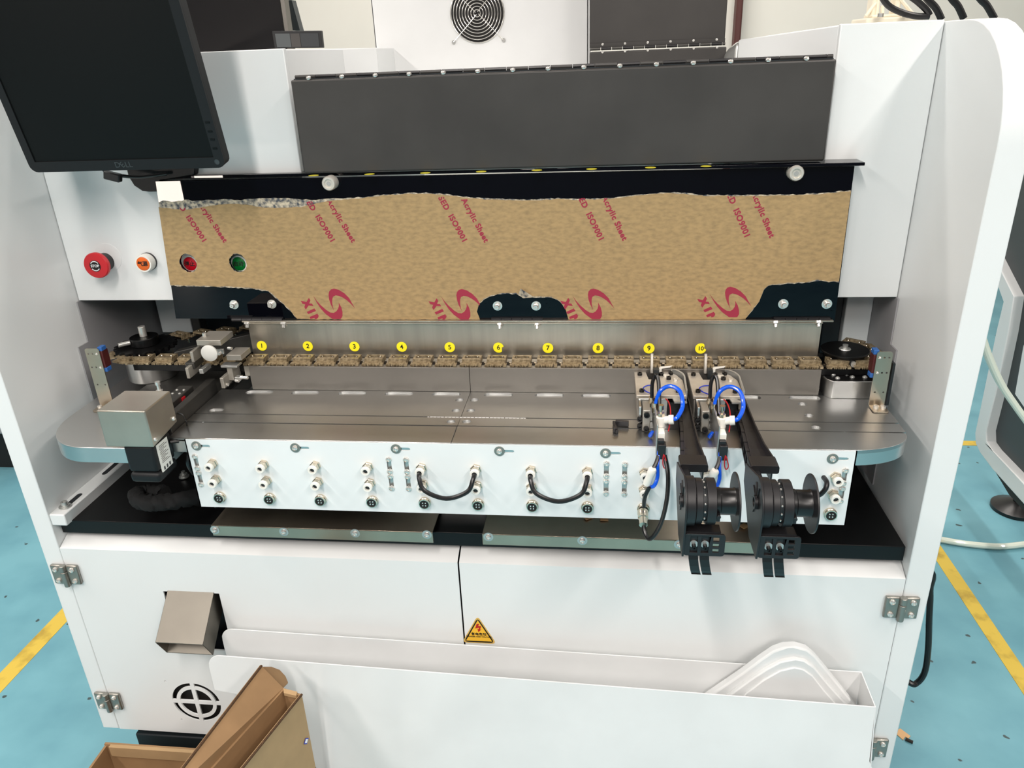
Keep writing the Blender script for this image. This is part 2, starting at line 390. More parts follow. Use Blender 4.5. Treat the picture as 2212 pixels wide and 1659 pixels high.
# warning triangle on the right door
ws = thing('warning_sticker', 'yellow triangular high voltage warning sticker with a red lightning bolt', 'sticker', (.033, -.0005, .523))
def rtri(k):
    c = (.0327, .541); P = [(.0327, .583), (.001, .520), (.0645, .520)]; P = [(c[0]+(x-c[0])*k, c[1]+(z-c[1])*k) for x, z in P]; out = []
    for i in range(3):
        a, b, d = Vector(P[i-1]), Vector(P[i]), Vector(P[(i+1) % 3]); r = .007*k
        u = (a-b).normalized(); v = (d-b).normalized()
        for t in range(6):
            q = t/5; out.append(tuple((b+u*r*1.4)*(1-q)**2+b*2*q*(1-q)+(b+v*r*1.4)*q*q))
    return out
MB().prism(rtri(1.0), 'y', -.0008, -.0003).build('backing', 'warning_edge', ws)
MB().prism(rtri(.9), 'y', -.0011, -.0006).build('black_border', 'print_black', ws)
MB().prism([tuple(v) for v in ((.0327, .5735), (.0085, .5255), (.0570, .5255))], 'y', -.0014, -.0009).build('face', 'warning_yellow', ws)
bolt = [(.0303, .5655), (.0352, .5655), (.0327, .5605), (.0385, .5605), (.0358, .5525), (.0383, .553), (.0325, .5465), (.0312, .5545), (.0333, .553), (.0345, .557), (.0270, .5545)]
MB().prism(bolt, 'y', -.0017, -.0012).build('lightning_bolt', 'warning_red', ws)
place(text_mb('有电危险', .0068, .0002, 1.1), (.033, -.0015, .5415), FACE).build('lettering', 'print_black', ws)
place(text_mb('DANGER HIGH VOLTAGE', .0040, .0001), (.033, -.0015, .5355), FACE).build('lettering', 'print_black', ws)

# ------------------------------------------------------------------ operating buttons
def knob_face(mb_parent, txt, size, loc, m, bold=.0002):
    place(text_mb(txt, size, bold), loc, FACE).build('lettering', m, mb_parent)
p = at(205, 575, Y=.196); x, z = p.x, p.z
es = thing('emergency_stop_button', 'red mushroom emergency stop button lettered STOP left of the orange button', 'button', (x, YB, z))
MB().cyl((x, YB, z), (x, .212, z), .0165, n=24).build('collar', 'black_plastic', es, .001)
MB().lathe([(.0262, 0), (.0262, .0006), (.02, .0012)], (x+.006, YB, z+.008), NY, 32).build('guard_ring', 'white_paint', es)
c = MB().lathe([(.016, 0), (.0235, .004), (.0238, .010), (.0225, .0125), (.015, .0135), (.0001, .0135)], (x, .2105, z), NY, 36).build('cap', 'estop_red', es, smooth=30)
d = MB().lathe([(.0105, 0), (.0105, .0006), (.0001, .0006)], (x, .1970, z), NY, 28).build('badge', 'print_black', c)
for a0, a1 in ((35, 145), (215, 325)):
    MB().prism(circle(x, z, .0094, 10, R(a0), R(a1), True)+circle(x, z, .0078, 10, R(a1), R(a0), True), 'y', .1961, .1965).build('white_arc', 'print_white', c)
knob_face(c, 'STOP', .0068, (x, .1962, z), 'print_white')
def push_button(px, py, yf, label, m, txt, behind):
    p = at(px, py, Y=yf); x, z = p.x, p.z
    b = thing('push_button', label, 'button', (x, YB, z), 'round push buttons left of the conveyor')
    if not behind: MB().cyl((x, YB, z), (x, YB-.004, z), .0168, n=24).build('gasket', 'black_plastic', b)
    MB().lathe([(.0162, 0), (.0162, YB-.004-yf-.002), (.0152, YB-.004-yf), (.0128, YB-.004-yf), (.0128, YB-.004-yf-.003), (.0001, YB-.004-yf-.003)], (x, YB-.004, z), NY, 28).build('bezel', 'white_plastic', b)
    c = MB().lathe([(.0125, 0), (.0125, .004), (.0115, .0046), (.0001, .0050)], (x, yf+.0035, z), NY, 26).build('cap', m, b)
    knob_face(c, txt, .0098, (x, yf-.0017, z), 'print_black')
push_button(309, 570, .212, 'orange push button with a white bezel between the emergency stop and the brown paper', 'button_orange', '气源', 0)
push_button(410.5, 570, .222, 'red push button behind a torn hole in the brown paper', 'button_red', '停止', 1)
push_button(516, 570, .222, 'green push button behind a torn hole in the brown paper', 'button_green', '启动', 1)
# ------------------------------------------------------------------ grey front lid with piano hinge
lid = thing('front_hatch', 'wide dark grey hinged hatch above the brown papered cover', 'hatch', (.17, .2, 1.337))
MB().box(-.252, .594, .2, .226, 1.338, 1.4845).build('hatch_panel', 'lid_grey', lid, .003)
hg = MB().box(-.247, .590, .203, .226, 1.4848, 1.4862).build('hinge_strip', 'black_face', lid)
kx = -.246; kn = 0
while kx < .585:
    MB().cyl((kx, .209, 1.4885), (min(kx+.0335, .590), .209, 1.4885), .0030, n=8).build('hinge_knuckle', 'black_plastic' if kn % 2 else 'lid_grey', hg)
    kx += .0345; kn += 1
sm = MB().dome((0, 0, 0), .0042, .003, (0, -.6, 1)).mesh('lid_screw', 'chrome')
for i in range(15): inst('screw', sm, (-.222+i*.0552, .2035, 1.4862), lid)

# ------------------------------------------------------------------ acrylic cover with half peeled kraft paper
YA = .205
def AP(px, py, dy=0): q = at(px, py, Y=YA); return (q.x, q.z)
cov = thing('acrylic_cover', 'long black acrylic cover sheet with half peeled brown protective paper', 'cover', (.05, YA, 1.075))
hA = [AP(407, 568), AP(514.5, 568)]
def hole(c, r, j=0.): return [(c[0]+(r+random.uniform(-j, j))*math.cos(2*math.pi*i/36), c[1]+(r*1.03+random.uniform(-j, j))*math.sin(2*math.pi*i/36)) for i in range(36)]
sheet = [AP(380, 688), AP(1803, 693), AP(1846, 359), AP(336, 392)]
MB().prism(sheet, 'y', YA, YA+.006, [hole(c, .0165) for c in hA]).build('acrylic_sheet', 'acrylic', cov)
top = [(343, 437), (352, 433), (370, 437), (400, 432), (430, 434), (470, 430), (520, 432), (560, 427), (600, 428), (640, 430), (690, 431), (730, 428), (780, 426), (830, 420), (880, 417), (920, 416), (950, 418), (1000, 424), (1040, 428), (1100, 430), (1160, 431), (1205, 428), (1260, 430), (1320, 427), (1380, 420), (1440, 415), (1480, 417), (1520, 421), (1580, 421), (1650, 421), (1720, 420), (1780, 417), (1810, 413), (1838, 411)]
brn = [(343, 447), (375, 452), (410, 452), (445, 446), (480, 441), (515, 440), (545, 444), (570, 449), (610, 448), (650, 447), (680, 440), (700, 436), (730, 432), (780, 428)]+[(x, y+2) for x, y in top[13:]]
bot = [(1812, 608), (1790, 607), (1765, 604), (1740, 609), (1700, 611), (1660, 615), (1650, 625), (1640, 650), (1620, 675), (1610, 689), (1500, 690), (1400, 690), (1300, 690), (1228, 690), (1222, 668), (1210, 650), (1190, 641), (1150, 640), (1130, 641), (1115, 633), (1090, 632), (1060, 637), (1045, 645), (1035, 655), (1030, 672), (1037, 690), (900, 690), (760, 690), (642, 689), (625, 667), (600, 645), (580, 628), (545, 622), (500, 619), (420, 617), (368, 615)]
def rough(pts, amp):
    out = []
    for a, b in zip(pts, pts[1:]):
        n = max(1, int(math.hypot(b[0]-a[0], b[1]-a[1])/7))
        for i in range(n): t = i/n; out.append((a[0]+(b[0]-a[0])*t, a[1]+(b[1]-a[1])*t+random.uniform(-amp, amp)))
    return out+[pts[-1]]
def outl(t, b): return [AP(*p) for p in t+b]
MB().prism(outl(rough(top, 1.3), rough([(x, y+(2 if y < 685 else 0)) for x, y in bot], 1.3)), 'y', YA-.0004, YA, [hole(c, .0163, .0009) for c in hA]).build('torn_backing', 'torn_paper', cov)
MB().prism(outl(rough(brn, .8), rough(bot, .9)), 'y', YA-.0008, YA-.0004, [hole(c, .0166, .0009) for c in hA]).build('kraft_paper', 'kraft', cov)
pf = [AP(1119, 637), AP(1125, 622), AP(1140, 630), AP(1153, 641), AP(1130, 643)]
MB().add([(pf[0][0], YA-.001, pf[0][1]), (pf[1][0], YA-.004, pf[1][1]), (pf[2][0], YA-.007, pf[2][1]), (pf[3][0], YA-.001, pf[3][1]), (pf[4][0], YA-.001, pf[4][1])], [(0, 1, 2, 3, 4)]).build('torn_scrap', 'torn_paper', cov)
# red print on the paper
def print_on(mb, name='print'): return mb.build(name, 'red_print', cov)
zb = at(900, 689, Y=YA).z
for (ax, ay), (bx, by), s1, s2, tc in (((424, 490), (464, 486), 'ED  ISO9001', 'crylic Sheet', 448), ((697, 488), (738, 478), 'SED  ISO9001', 'Acrylic Sheet', 434), ((980, 472), (1026, 472), 'ASSED  ISO9001', 'Acrylic Sheet', 424), ((1281, 474), (1328, 470), 'SSED  ISO9001', 'Acrylic Sheet', 427), ((1596, 468), (1648, 467), 'SSED  ISO9001', 'Acrylic Sheet', 423)):
    e1 = {448: (443, 523), 434: (720, 523), 424: (1005, 523), 427: (1300, 520), 423: (1615, 513)}[tc]
    e2 = {448: (487, 522), 434: (764, 522), 424: (1051, 522), 427: (1350, 518), 423: (1668, 512)}[tc]
    for (sx, sy), st in ((e1, s1), (e2, s2)):
        q = at(sx, sy, Y=YA-.0009); tm = text_mb(st, .0134, .0005, 1.12, .0001, 'RIGHT'); place(tm, (q.x, YA-.0009, q.z), spin(R(-64)))
        zt = at(sx, tc, Y=YA).z; tm.clip((0, 0, zt), (0, 0, 1)); print_on(tm)
def lg(pts, ox, oy): return [AP(640+ox+x*160/2212, 600+oy+y*120/1659) for x, y in pts]
upper = [(1760, 912), (1680, 780), (1580, 600), (1440, 460), (1280, 360), (1130, 318), (1040, 345), (985, 410), (968, 500), (985, 640), (1035, 790), (1128, 970), (1100, 880), (1080, 760), (1080, 640), (1105, 560), (1180, 520), (1280, 535), (1400, 590), (1520, 670), (1640, 780)]
lower = [(515, 540), (620, 740), (740, 920), (880, 1075), (1090, 1228), (1330, 1228), (1385, 1140), (1385, 1020), (1350, 880), (1270, 735), (1278, 830), (1255, 920), (1200, 1000), (1120, 1045), (1020, 1035), (900, 960), (740, 820), (620, 690)]
lx = [(140, 685), (310, 715), (380, 595), (428, 672), (390, 762), (475, 765), (515, 838), (375, 822), (288, 945), (245, 870), (275, 790), (190, 770)]
li = [(320, 1015), (548, 910), (594, 985), (365, 1082)]
ln = [(405, 1165), (632, 1068), (676, 1130), (655, 1190), (610, 1228), (545, 1228), (560, 1190), (430, 1228)]
for ox, oy in ((0, 0), (276, 1), (560, 0), (856, -4)):
    for poly in (upper, lower, lx, li, ln):
        pp = lg(poly, ox, oy)
        mbp = MB().prism(pp, 'y', YA-.0010, YA-.0008)
        if ox == 276 and poly is upper: mbp.clip((AP(1036, 650)[0], 0, 0), (1, 0, 0))
        print_on(mbp, 'logo_print')
# black top ledge of the cover with its own number dots
ledge = MB().hexa([at(1868, 358, Z=1.331), at(1850, 350, Z=1.331), at(300, 388, Z=1.331)+Vector((0, .035, 0)), at(296, 388, Z=1.331), at(1868, 358, Z=1.331)+Vector((0, 0, .005)), at(1850, 350, Z=1.331)+Vector((0, 0, .005)), at(300, 388, Z=1.331)+Vector((0, .035, .005)), at(296, 388, Z=1.331)+Vector((0, 0, .005))]).build('top_ledge', 'acrylic', cov, .0006)
for px in (680, 800, 920, 1040, 1160, 1278, 1405, 1525):
    q = at(px, 378-(px-680)*.0225, Z=1.3362)
    MB().prism(circle(q.x, .186, 0.0085, 20), 'z', 1.3361, 1.3364).build('number_dot', 'yellow_shaded', ledge)
def nut(px, py, y, r, m1='zinc', post=.012):
    q = at(px, py, Y=y-post); g = MB().lathe([(r, 0), (r, .0014), (r*.62, .0014), (r*.62, post*.55), (r*.5, post*.6), (r*.42, post), (r*.2, post), (r*.2, post*.8), (.0001, post*.8)], (q.x, y, q.z), NY, 20)
    return g.build('bolt', m1, cov)
for px, py in ((500, 662), (582, 661), (1073, 665), (1157, 665), (1695, 661), (1790, 661)): nut(px, py, YA, .0085, 'chrome')
for px, py in ((709, 397), (1721, 375)):
    q = at(px, py, Y=.186); k = MB().lathe([(.012, 0), (.012, .016), (.0105, .019), (.0075, .019), (.0065, .0165), (.0001, .0165)], (q.x, YA, q.z), NY, 28).build('magnet_stud', 'stud_steel', cov)
    MB().lathe([(.0036, 0), (.0036, .0008), (.0001, .0008)], (q.x, YA-.0165, q.z), NY, 16).build('stud_centre', 'chrome', k)
for x0, x1 in ((500, 610), (1061, 1172), (1672, 1794)):
    a = at(x0, 692, Y=YA-.006); b = at(x1, 692, Y=YA-.006); g = MB().box(a.x, b.x, YA-.002, YA, a.z-.003, a.z+.0045).build('cover_hinge', 'black_plastic', cov)
    for i in range(5):
        u0 = a.x+(b.x-a.x)*i/5; MB().cyl((u0+.0004, YA-.004, a.z), (u0+(b.x-a.x)/5-.0004, YA-.004, a.z), .0032, n=10).build('hinge_knuckle', 'black_plastic', g)
for px, py in ((530, 700), (609, 700), (1079, 702), (1160, 702), (1678, 698), (1771, 697)):
    q = at(px, py, Y=.19); MB().lathe([(.0065, 0), (.0065, .004), (.0035, .004), (.003, .010)], (q.x, .199, q.z), (0, -.5, -.85), 6).build('hinge_nut', 'chrome', cov, smooth=20)

# ------------------------------------------------------------------ brushed steel plate behind the conveyor and its stickers
bp = MB().box(-.401, .6225, .2, .202, .99, 1.0725).box(-.401, .6225, .194, .2, 1.0715, 1.0735).box(-.41, .64, .196, .204, 1.0737, 1.0765)
tag(bp.build('steel_back_plate', 'brushed', None, .0006), 'long brushed steel plate behind the conveyor clips carrying the numbered stickers', 'plate')
for i in range(10):
    x = -.381+.0894*i; z = 1.0265-.0004*min(i, 6)
    st = thing('number_sticker', 'round yellow sticker numbered %s on the brushed steel plate' % ('one two three four five six seven eight nine ten'.split()[i])+(', torn at its right' if i in (5, 9) else ''), 'sticker', (x, .1995, z-.0095), 'yellow number stickers on the steel plate')
    cp = circle(x, z, .0096, 28)
    if i in (5, 9): cp = [(px, pz) if not (px-x > .0055 and (abs(pz-z+.002) < .004 if i == 5 else pz-z > -.002)) else (x+.0055+.001*random.random(), pz) for px, pz in cp]
    MB().prism(cp, 'y', .1990, .1996).build('disc', 'yellow_sticker', st)
    place(text_mb(str(i+1), .0122 if i < 9 else .0105, .0002), (x, .1989, z), spin(R((-4, -4, 0, 3, 2, 0, 0, 0, 5, 0)[i]))).build('numeral', 'print_black', st)

# ------------------------------------------------------------------ worktable
ZT = .96
tb = thing('work_table', 'long aluminium work table with grooves and slots in front of the conveyor', 'table', (.1, .05, .93))
G1, G2 = .0445, .0128
def plate(x0, x1, y0, y1, holes, z0=ZT-.0032, m='aluminium'): return MB().prism([(x0, y0), (x1, y0), (x1, y1), (x0, y1)], 'z', z0, ZT, holes).build('table_plate', m, tb, 0 if holes else .0012)
XS = .0195
sl1 = [at(px, py, Z=ZT) for px, py in ((562, 846), (661, 847), (762, 848), (863, 849), (964, 851))]
sl2 = [at(px, py, Z=ZT) for px, py in ((1077, 852), (1187, 853), (1288, 855), (1610, 859), (1738, 860))]
def ss(q): return slot(q.x, .135, .052, .0175)
def hl(lst): return [circle(at(px, py, Z=ZT).x, at(px, py, Z=ZT).y, .0072, 16) for px, py in lst]
plate(-.449, XS-.0004, G1+.0016, .1466, [ss(q) for q in sl1]+hl([(993, 864), (985, 887)])+[slot(at(458, 895, Z=ZT).x, .0585, .026, .014, 8)])
plate(XS+.0004, .712, G1+.0016, .1466, [ss(q) for q in sl2]+hl([(1025, 864), (1017, 887), (1733, 873), (1748, 898)]))
plate(-.449, XS-.0004, G2+.0012, G1-.0016, hl([(974, 911)]))
plate(XS+.0004, .7115, G2+.0012, G1-.0016, hl([(1008, 911), (1763, 924)]))
plate(-.449, XS-.0004, -.046, G2-.0012, [])
fr = [(XS+.0004, -.046), (.615, -.046)]+[(.615+.095*math.sin(a), -.046+.0575-.0575*math.cos(a)) for a in [R(90)*i/12 for i in range(1, 12)]]+[(.710, G2-.0012), (XS+.0004, G2-.0012)]
MB().prism(fr, 'z', ZT-.006, ZT).build('table_plate', 'aluminium', tb, .0012)
und = [(-.447, -.0455), (.615, -.0455)]+[(.615+.0945*math.sin(a), -.0455+.0575-.0575*math.cos(a)) for a in [R(90)*i/12 for i in range(1, 13)]]+[(.710, .147), (-.447, .147)]
MB().prism(und, 'z', .934, ZT-.0055).build('table_bed', 'aluminium_bright', tb, .001)
MB().prism([(-.446, -.0445), (.608, -.0445), (.708, .03), (.708, .146), (-.446, .146)], 'z', ZT-.0040, ZT-.0030).build('slot_floor', 'aluminium_bright', tb)
lp = [(-.449, -.0515), (-.60, -.0515)]+[(-.60-.10*math.sin(a), .0685-.12*math.cos(a)) for a in [R(90)*i/14 for i in range(1, 15)]]+[(-.70, .30), (-.449, .30)]
MB().prism(lp, 'z', .914, .942).build('end_plate', 'aluminium_bright', tb, .0012)
MB().box(-.62, -.452, .10, .30, .942, .952).build('end_step', 'dark_steel', tb, .001)
q0 = at(922, 903, Z=ZT); q1 = at(1135, 905, Z=ZT)
sc = MB().box(q0.x, q1.x, G1-.0013, G1+.0013, ZT-.002, ZT-.0004).build('scale_strip', 'print_white', tb)
n = 26
for i in range(n): x = q0.x+(q1.x-q0.x)*(i+.5)/n; MB().box(x-.0006, x+.0006, G1-.0013, G1+(.0002 if i % 4 else .0013), ZT-.0004, ZT-.0003).build('tick', 'print_black', sc)
cl = MB().obox((.2735, .010, .9635), (.004, .034, .006), (0, 0, R(8))).obox((.284, .020, .9655), (.021, .006, .009), (0, 0, R(-6))).obox((.2725, -.001, .9645), (.006, .006, .008), (0, 0, R(8)))
tag(cl.build('plastic_bracket', 'black_plastic', None, .0006), 'small black L-shaped plastic bracket lying on the table left of the first feeder', 'bracket')
# guard plates under the conveyor
for i, (x0, x1) in enumerate(((-.388, .0192), (.0198, .6165))):
    tag(MB().box(x0, x1, .147, .150, ZT, 1.0065).build('guard_plate', 'guard_grey', None, .0006), ('left', 'right')[i]+' plain grey guard plate standing between the table and the conveyor clips', 'plate', 'grey guard plates')

# ------------------------------------------------------------------ conveyor chain with spring clips
chn = thing('conveyor_chain', 'endless conveyor chain of brass coloured spring clips running around two sprockets', 'conveyor', (0, .2, .985))
ra = [(-.64, .172), (.655, .172)]
MB().box(-.40, .6165, .153, .196, .985, 1.0040).build('guide_rail', 'mid_steel', chn)
MB().box(-.62, -.40, .158, .186, .992, 1.0035).build('chain_track', 'black_paint', chn)
MB().box(.6165, .70, .158, .186, .993, 1.0035).build('chain_track', 'black_paint', chn)
def clip_meshes():
    f = MB().prism([(-.0170, .0), (.0170, .0), (.0170, .022), (-.0170, .022)], 'z', .0082, .0115, [[(-.0128, .0075), (.0128, .0075), (.0128, .0175), (-.0128, .0175)]])
    f.box(-.0170, .0170, .0, .0040, .0045, .0083).box(-.0170, -.0152, 0, .022, .002, .0083).box(.0152, .0170, 0, .022, .002, .0083)
    j = MB().box(-.0165, .0118, -.006, .0005, .0012, .0046).box(.0128, .0185, -.0085, .0015, .0008, .0046)
    for i in range(7): j.box(-.0090+i*.0028, -.0090+i*.0028+.0014, -.0105, -.0058, .0016, .0042)
    j.prism([(-.0200, -.009), (-.0125, -.0098), (-.0125, -.006), (-.0165, -.005), (-.0175, .0), (-.0200, .0)], 'z', .0012, .0046)
    d = MB().box(-.0130, .0130, .0073, .0177, .0035, .0050).box(-.0225, .0225, .004, .015, -.0005, .0012)
    p = MB()
    for x in (-.0095, .0095): p.dome((x, .0125, .0060), .0022, .0065, (0, 0, 1), 8)
    p.cyl((-.021, .010, -.006), (-.021, .010, .002), .0026, n=8)
    return f.mesh('clip_frame', 'clip_brass'), j.mesh('clip_jaw', 'clip_brass'), d.mesh('chain_link', 'clip_dark'), p.mesh('clip_pin', 'nickel')
CM = clip_meshes()
def clip_at(x, y, a):
    o = inst('spring_clip', CM[0], (x, y, 1.0045), chn, (0, 0, a))
    for me, nm in zip(CM[1:], ('jaw', 'chain_link', 'pin')):
        c = bpy.data.objects.new(nm, me); COL.objects.link(c); c.parent = o
cx = [-.381+.0447*k for k in range(-5, 25)]
for x in cx: clip_at(x, .1625, 0)
for t in (18, 62, 105, 145):
    a = R(t); clip_at(-.622-.066*math.sin(a), .2305-.068*math.cos(a), -a)
for k in range(5): clip_at(-.596+.043*k, .307+.0145*k, math.pi-R(19))
for t in (52, 98, 145):
    a = R(t); clip_at(.676+.052*math.sin(a), .2225-.058*math.cos(a), a)
clip_at(.612, .285, math.pi)

# sprockets, hub, blocks
sp = thing('left_sprocket', 'black toothed sprocket with an upright steel pin inside the left chain turn', 'sprocket', (-.630, .225, .96))
def gear(cx, cy, r0, r1, n): return [(cx+(r1 if i % 4 < 2 else r0)*math.cos(2*math.pi*i/(4*n)), cy+(r1 if i % 4 < 2 else r0)*math.sin(2*math.pi*i/(4*n))) for i in range(4*n)]
MB().prism(gear(-.630, .225, .052, .057, 22), 'z', 1.012, 1.020).build('sprocket_disc', 'black_paint', sp)
MB().cyl((-.630, .225, 1.02), (-.630, .225, 1.036), .026, n=24).build('sprocket_boss', 'black_paint', sp, .001)
MB().cyl((-.630, .225, 1.036), (-.630, .225, 1.056), .007, n=16).build('shaft_pin', 'chrome', sp, .0006)
MB().cyl((-.648, .205, 1.030), (-.662, .190, 1.030), .0045, n=12).build('set_screw', 'chrome', sp)
MB().lathe([(.045, 0), (.045, .045)], (-.630, .228, .952), n=40).build('hub', 'aluminium_bright', sp, .001)
qr = at(1825, 755, Y=.2)
sp = thing('right_sprocket', 'round black disc with a steel centre bolt inside the right chain turn', 'sprocket', (qr.x, .2, .96))
MB().lathe([(.0385, 0), (.0395, .001), (.0395, .0025), (.0385, .0032), (.0001, .0032)], (qr.x, .2, qr.z-.002), n=44).build('disc', 'black_paint', sp)
MB().lathe([(.010, 0), (.009, .0015), (.0045, .0015), (.0045, .008), (.0001, .008)], (qr.x, .2, qr.z+.001), n=20).build('centre_bolt', 'zinc', sp)
MB().cyl((qr.x, .2, .985), (qr.x, .2, qr.z-.002), .034, n=30).build('disc_drum', 'black_paint', sp)
MB().cyl((qr.x+.006, .17, qr.z-.013), (qr.x+.006, .163, qr.z-.013), .005, n=14).build('set_screw', 'chrome', sp)
ab = thing('bearing_block', 'chamfered aluminium bearing block with a bolted black top under the right chain turn', 'block', (.67, .19, ZT))
MB().prism([(.634, .134), (.700, .134), (.700, .24), (.615, .24), (.625, .145)], 'z', ZT, .9915).build('block_body', 'aluminium_bright', ab, .001)
MB().prism([(.635, .136), (.699, .136), (.699, .24), (.617, .24), (.627, .146)], 'z', .9916, .9922).build('block_top', 'black_paint', ab)
for x, y in ((.643, .145), (.640, .160), (.668, .150), (.688, .150), (.662, .162), (.684, .165)): MB().dome((x, y, .9922), .0042, .003, (0, 0, 1), 10).build('bolt', 'zinc', ab)
# sheet metal sensor brackets at both ends
def bracket(xa, xb, side, label, y=.103, lean=0, z0=.9608):
    zt = 1.056
    k = thing('sensor_bracket', label, 'bracket', ((xa+xb)/2, y, z0), 'sensor brackets')
    pl = MB().prism(rrect(xa, xb, z0, zt, .004), 'y', y, y+.0018, [circle(xa+(xb-xa)*f, zt-.010, .0016, 8) for f in (.2, .5, .8)]+[circle(xa+(xb-xa)*f, zt-.036, .0016, 8) for f in (.2, .5, .8)]+[circle(xa+(xb-xa)*f, zt-.070, .0016, 8) for f in (.25, .8)]).build('upright', 'stainless', k)
    MB().prism(rrect(xa, xb, y-.024, y+.0018, .003), 'z', z0, z0+.0018).build('foot', 'stainless', k)
    for f in (.3, .75): MB().lathe([(.0042, 0), (.0042, .005), (.0022, .005), (.0022, .003), (.0001, .003)], (xa+(xb-xa)*f, y-.012, z0+.0018), n=12).build('bolt', 'chrome', k)
    MB().box(*((xb-.004, xb+.0035) if side < 0 else (xa-.0035, xa+.004)), y+.0025, y+.020, zt-.038, zt-.006).build('sensor', 'sensor_body', k, .001)
    for z in (zt-.006, zt-.046): MB().box(*((xb-.004, xb+.0045) if side < 0 else (xa-.0045, xa+.004)), y+.0025, y+.016, z, z+.008).build('sensor_cap', 'sensor_blue', k, .001)
    for f in (.8,) if side < 0 else (.2,):
        for dz in (.010, .036): MB().dome((xa+(xb-xa)*f, y, zt-dz), .0024, .002, NY, 8).build('screw', 'chrome', k)
bracket(-.668, -.641, -1, 'upright stainless sensor bracket with drilled holes at the left chain turn', y=.105, z0=.9425)
bracket(.6845, .7085, 1, 'upright stainless sensor bracket with drilled holes at the right chain turn', y=.104)
MB().box(.712, .716, .106, .12, .962, 1.035).build('gap_shade_strip', 'black_face', cab)  # black strip painting in the shade of the gap behind the right bracket
# steel trays on the black base plate
def tray(x0, x1, label, scr):
    t = thing('steel_tray', label, 'tray', ((x0+x1)/2, .02, .75), 'folded steel trays on the black base plate')
    MB().box(x0, x1, -.007, .075, .763, .765).box(x0, x1, -.007, -.0055, .743, .765).box(x0, x1, .073, .075, .75, .765).build('folded_sheet', 'stainless', t, .0012)
    for px, py in scr:
        q = at(px, py, Y=-.008); w = MB().lathe([(.0085, 0), (.0085, .001), (.005, .001)], (q.x, -.007, q.z), NY, 20).build('washer', 'zinc', t)
        MB().dome((q.x, -.008, q.z), .005, .0038, NY, 14).build('screw', 'chrome', w)
tray(-.434, -.034, 'folded stainless tray with four screws under the left half of the white connection box', ((464, 1145), (613, 1149), (767, 1152), (922, 1155)))
tray(.052, .510, 'folded stainless tray with screws under the right half of the white connection box', ((1055, 1160), (1258, 1168), (1467, 1176)))
for (px, py), nm in (((1270, 1119), 'small tan paper scrap on the right steel tray, leftmost'), ((1305, 1122), 'small tan paper scrap on the right steel tray, second from the left'), ((1607, 1138), 'tan paper scrap on the right steel tray behind the first reel holder')):
    q = at(px, py, Z=.766); tag(MB().obox((q.x, q.y, .7675), (.014, .010, .0012), (.15, .1, random.random())).build('paper_scrap', 'wood_chip'), nm, 'scrap')
# ------------------------------------------------------------------ white connection box below the table
YC = -.047
bx = thing('connection_box', 'long white connection box front with rows of air fittings and sockets', 'connection box', (.1, YC, .83))
keyh = [(-.401, .947), (-.234, .947), (-.069, .9485), (.095, .948), (.258, .948), (.383, .947), (.59, .946)]
bars = [(-.408, .901), (-.083, .903), (-.055, .903), (.2595, .9035), (.2875, .903), (.6105, .9005)]
ho = [slot(x+.012, z-.0006, .022, .0055, 5) for x, z in keyh]
for x, z in bars:
    for dz in (.0145, -.0145): ho.append([(x+v, z+dz+u) for u, v in slot(0, 0, .024, .0075, 5)])
MB().prism([(-.4195, .8305), (.6235, .8305), (.6235, .9585), (-.4195, .9585)], 'y', YC, YC+.002, ho).box(-.4195, -.4175, YC, .02, .8305, .9585).box(.6215, .6235, YC, .02, .8305, .9585).build('front_sheet', 'white_front', bx)
MB().box(-.417, .621, YC+.004, YC+.006, .832, .933).box(-.417, .621, YC+.004, YC+.006, .938, .957).build('backing_sheet', 'zinc', bx)
MB().box(-.415, .62, YC+.008, .05, .832, .932).build('box_core', 'black_face', bx)
wm = MB().lathe([(.0082, 0), (.0082, .0012), (.0052, .0012)], (0, 0, 0), NY, 22).mesh('washer', 'hinge_metal'); dm = MB().dome((0, -.0012, 0), .0047, .0036, NY, 14).mesh('screw', 'chrome')
def kid(name, me, parent): c = bpy.data.objects.new(name, me); COL.objects.link(c); c.parent = parent; return c
for x, z in keyh: kid('screw', dm, inst('washer', wm, (x, YC, z), bx))
bm_ = MB().dome((0, 0, 0), .0049, .0034, NY, 14).mesh('screw', 'chrome')
for x, z in bars:
    for dz in (.0265, .0045, -.0045, -.0265): inst('screw', bm_, (x+dz*.01, YC, z+dz), bx)
fm = MB().lathe([(.0088, 0), (.0088, .004), (.0078, .0045), (.0078, .0095), (.0070, .0100)], (0, 0, 0), NY, 6).lathe([(.0072, .009), (.0072, .013)], (0, 0, 0), NY, 18).mesh('air_fitting', 'nickel', smooth=25)
slm = MB().lathe([(.0062, .0125), (.0074, .0130), (.0074, .0175), (.0068, .0182), (.0040, .0182), (.0040, .0145), (.0001, .0145)], (0, 0, 0), NY, 18).mesh('sleeve', 'white_plastic')
hm = MB().lathe([(.0038, 0), (.0038, .0002), (.0001, .0002)], (0, -.0147, 0), NY, 14).mesh('bore', 'black_face')
FX = [-.379+.0871*i for i in range(10)]+[.598]
for r, z0 in ((0, .9155), (1, .8855)):
    for i, x in enumerate(FX):
        if r == 0 and i == 9: x = .41
        f = inst('air_fitting', fm, (x, YC, z0), bx); kid('sleeve', slm, f); kid('bore', hm, f)
sm1 = MB().lathe([(.0098, 0), (.0098, .004), (.0088, .0048), (.0088, .0078), (.0076, .0078), (.0076, .003)], (0, 0, 0), NY, 24).mesh('socket', 'nickel')
sm2 = MB().lathe([(.0076, 0), (.0076, .0066), (.0001, .0066)], (0, 0, 0), NY, 20).mesh('socket_insert', 'print_black')
pm = MB()
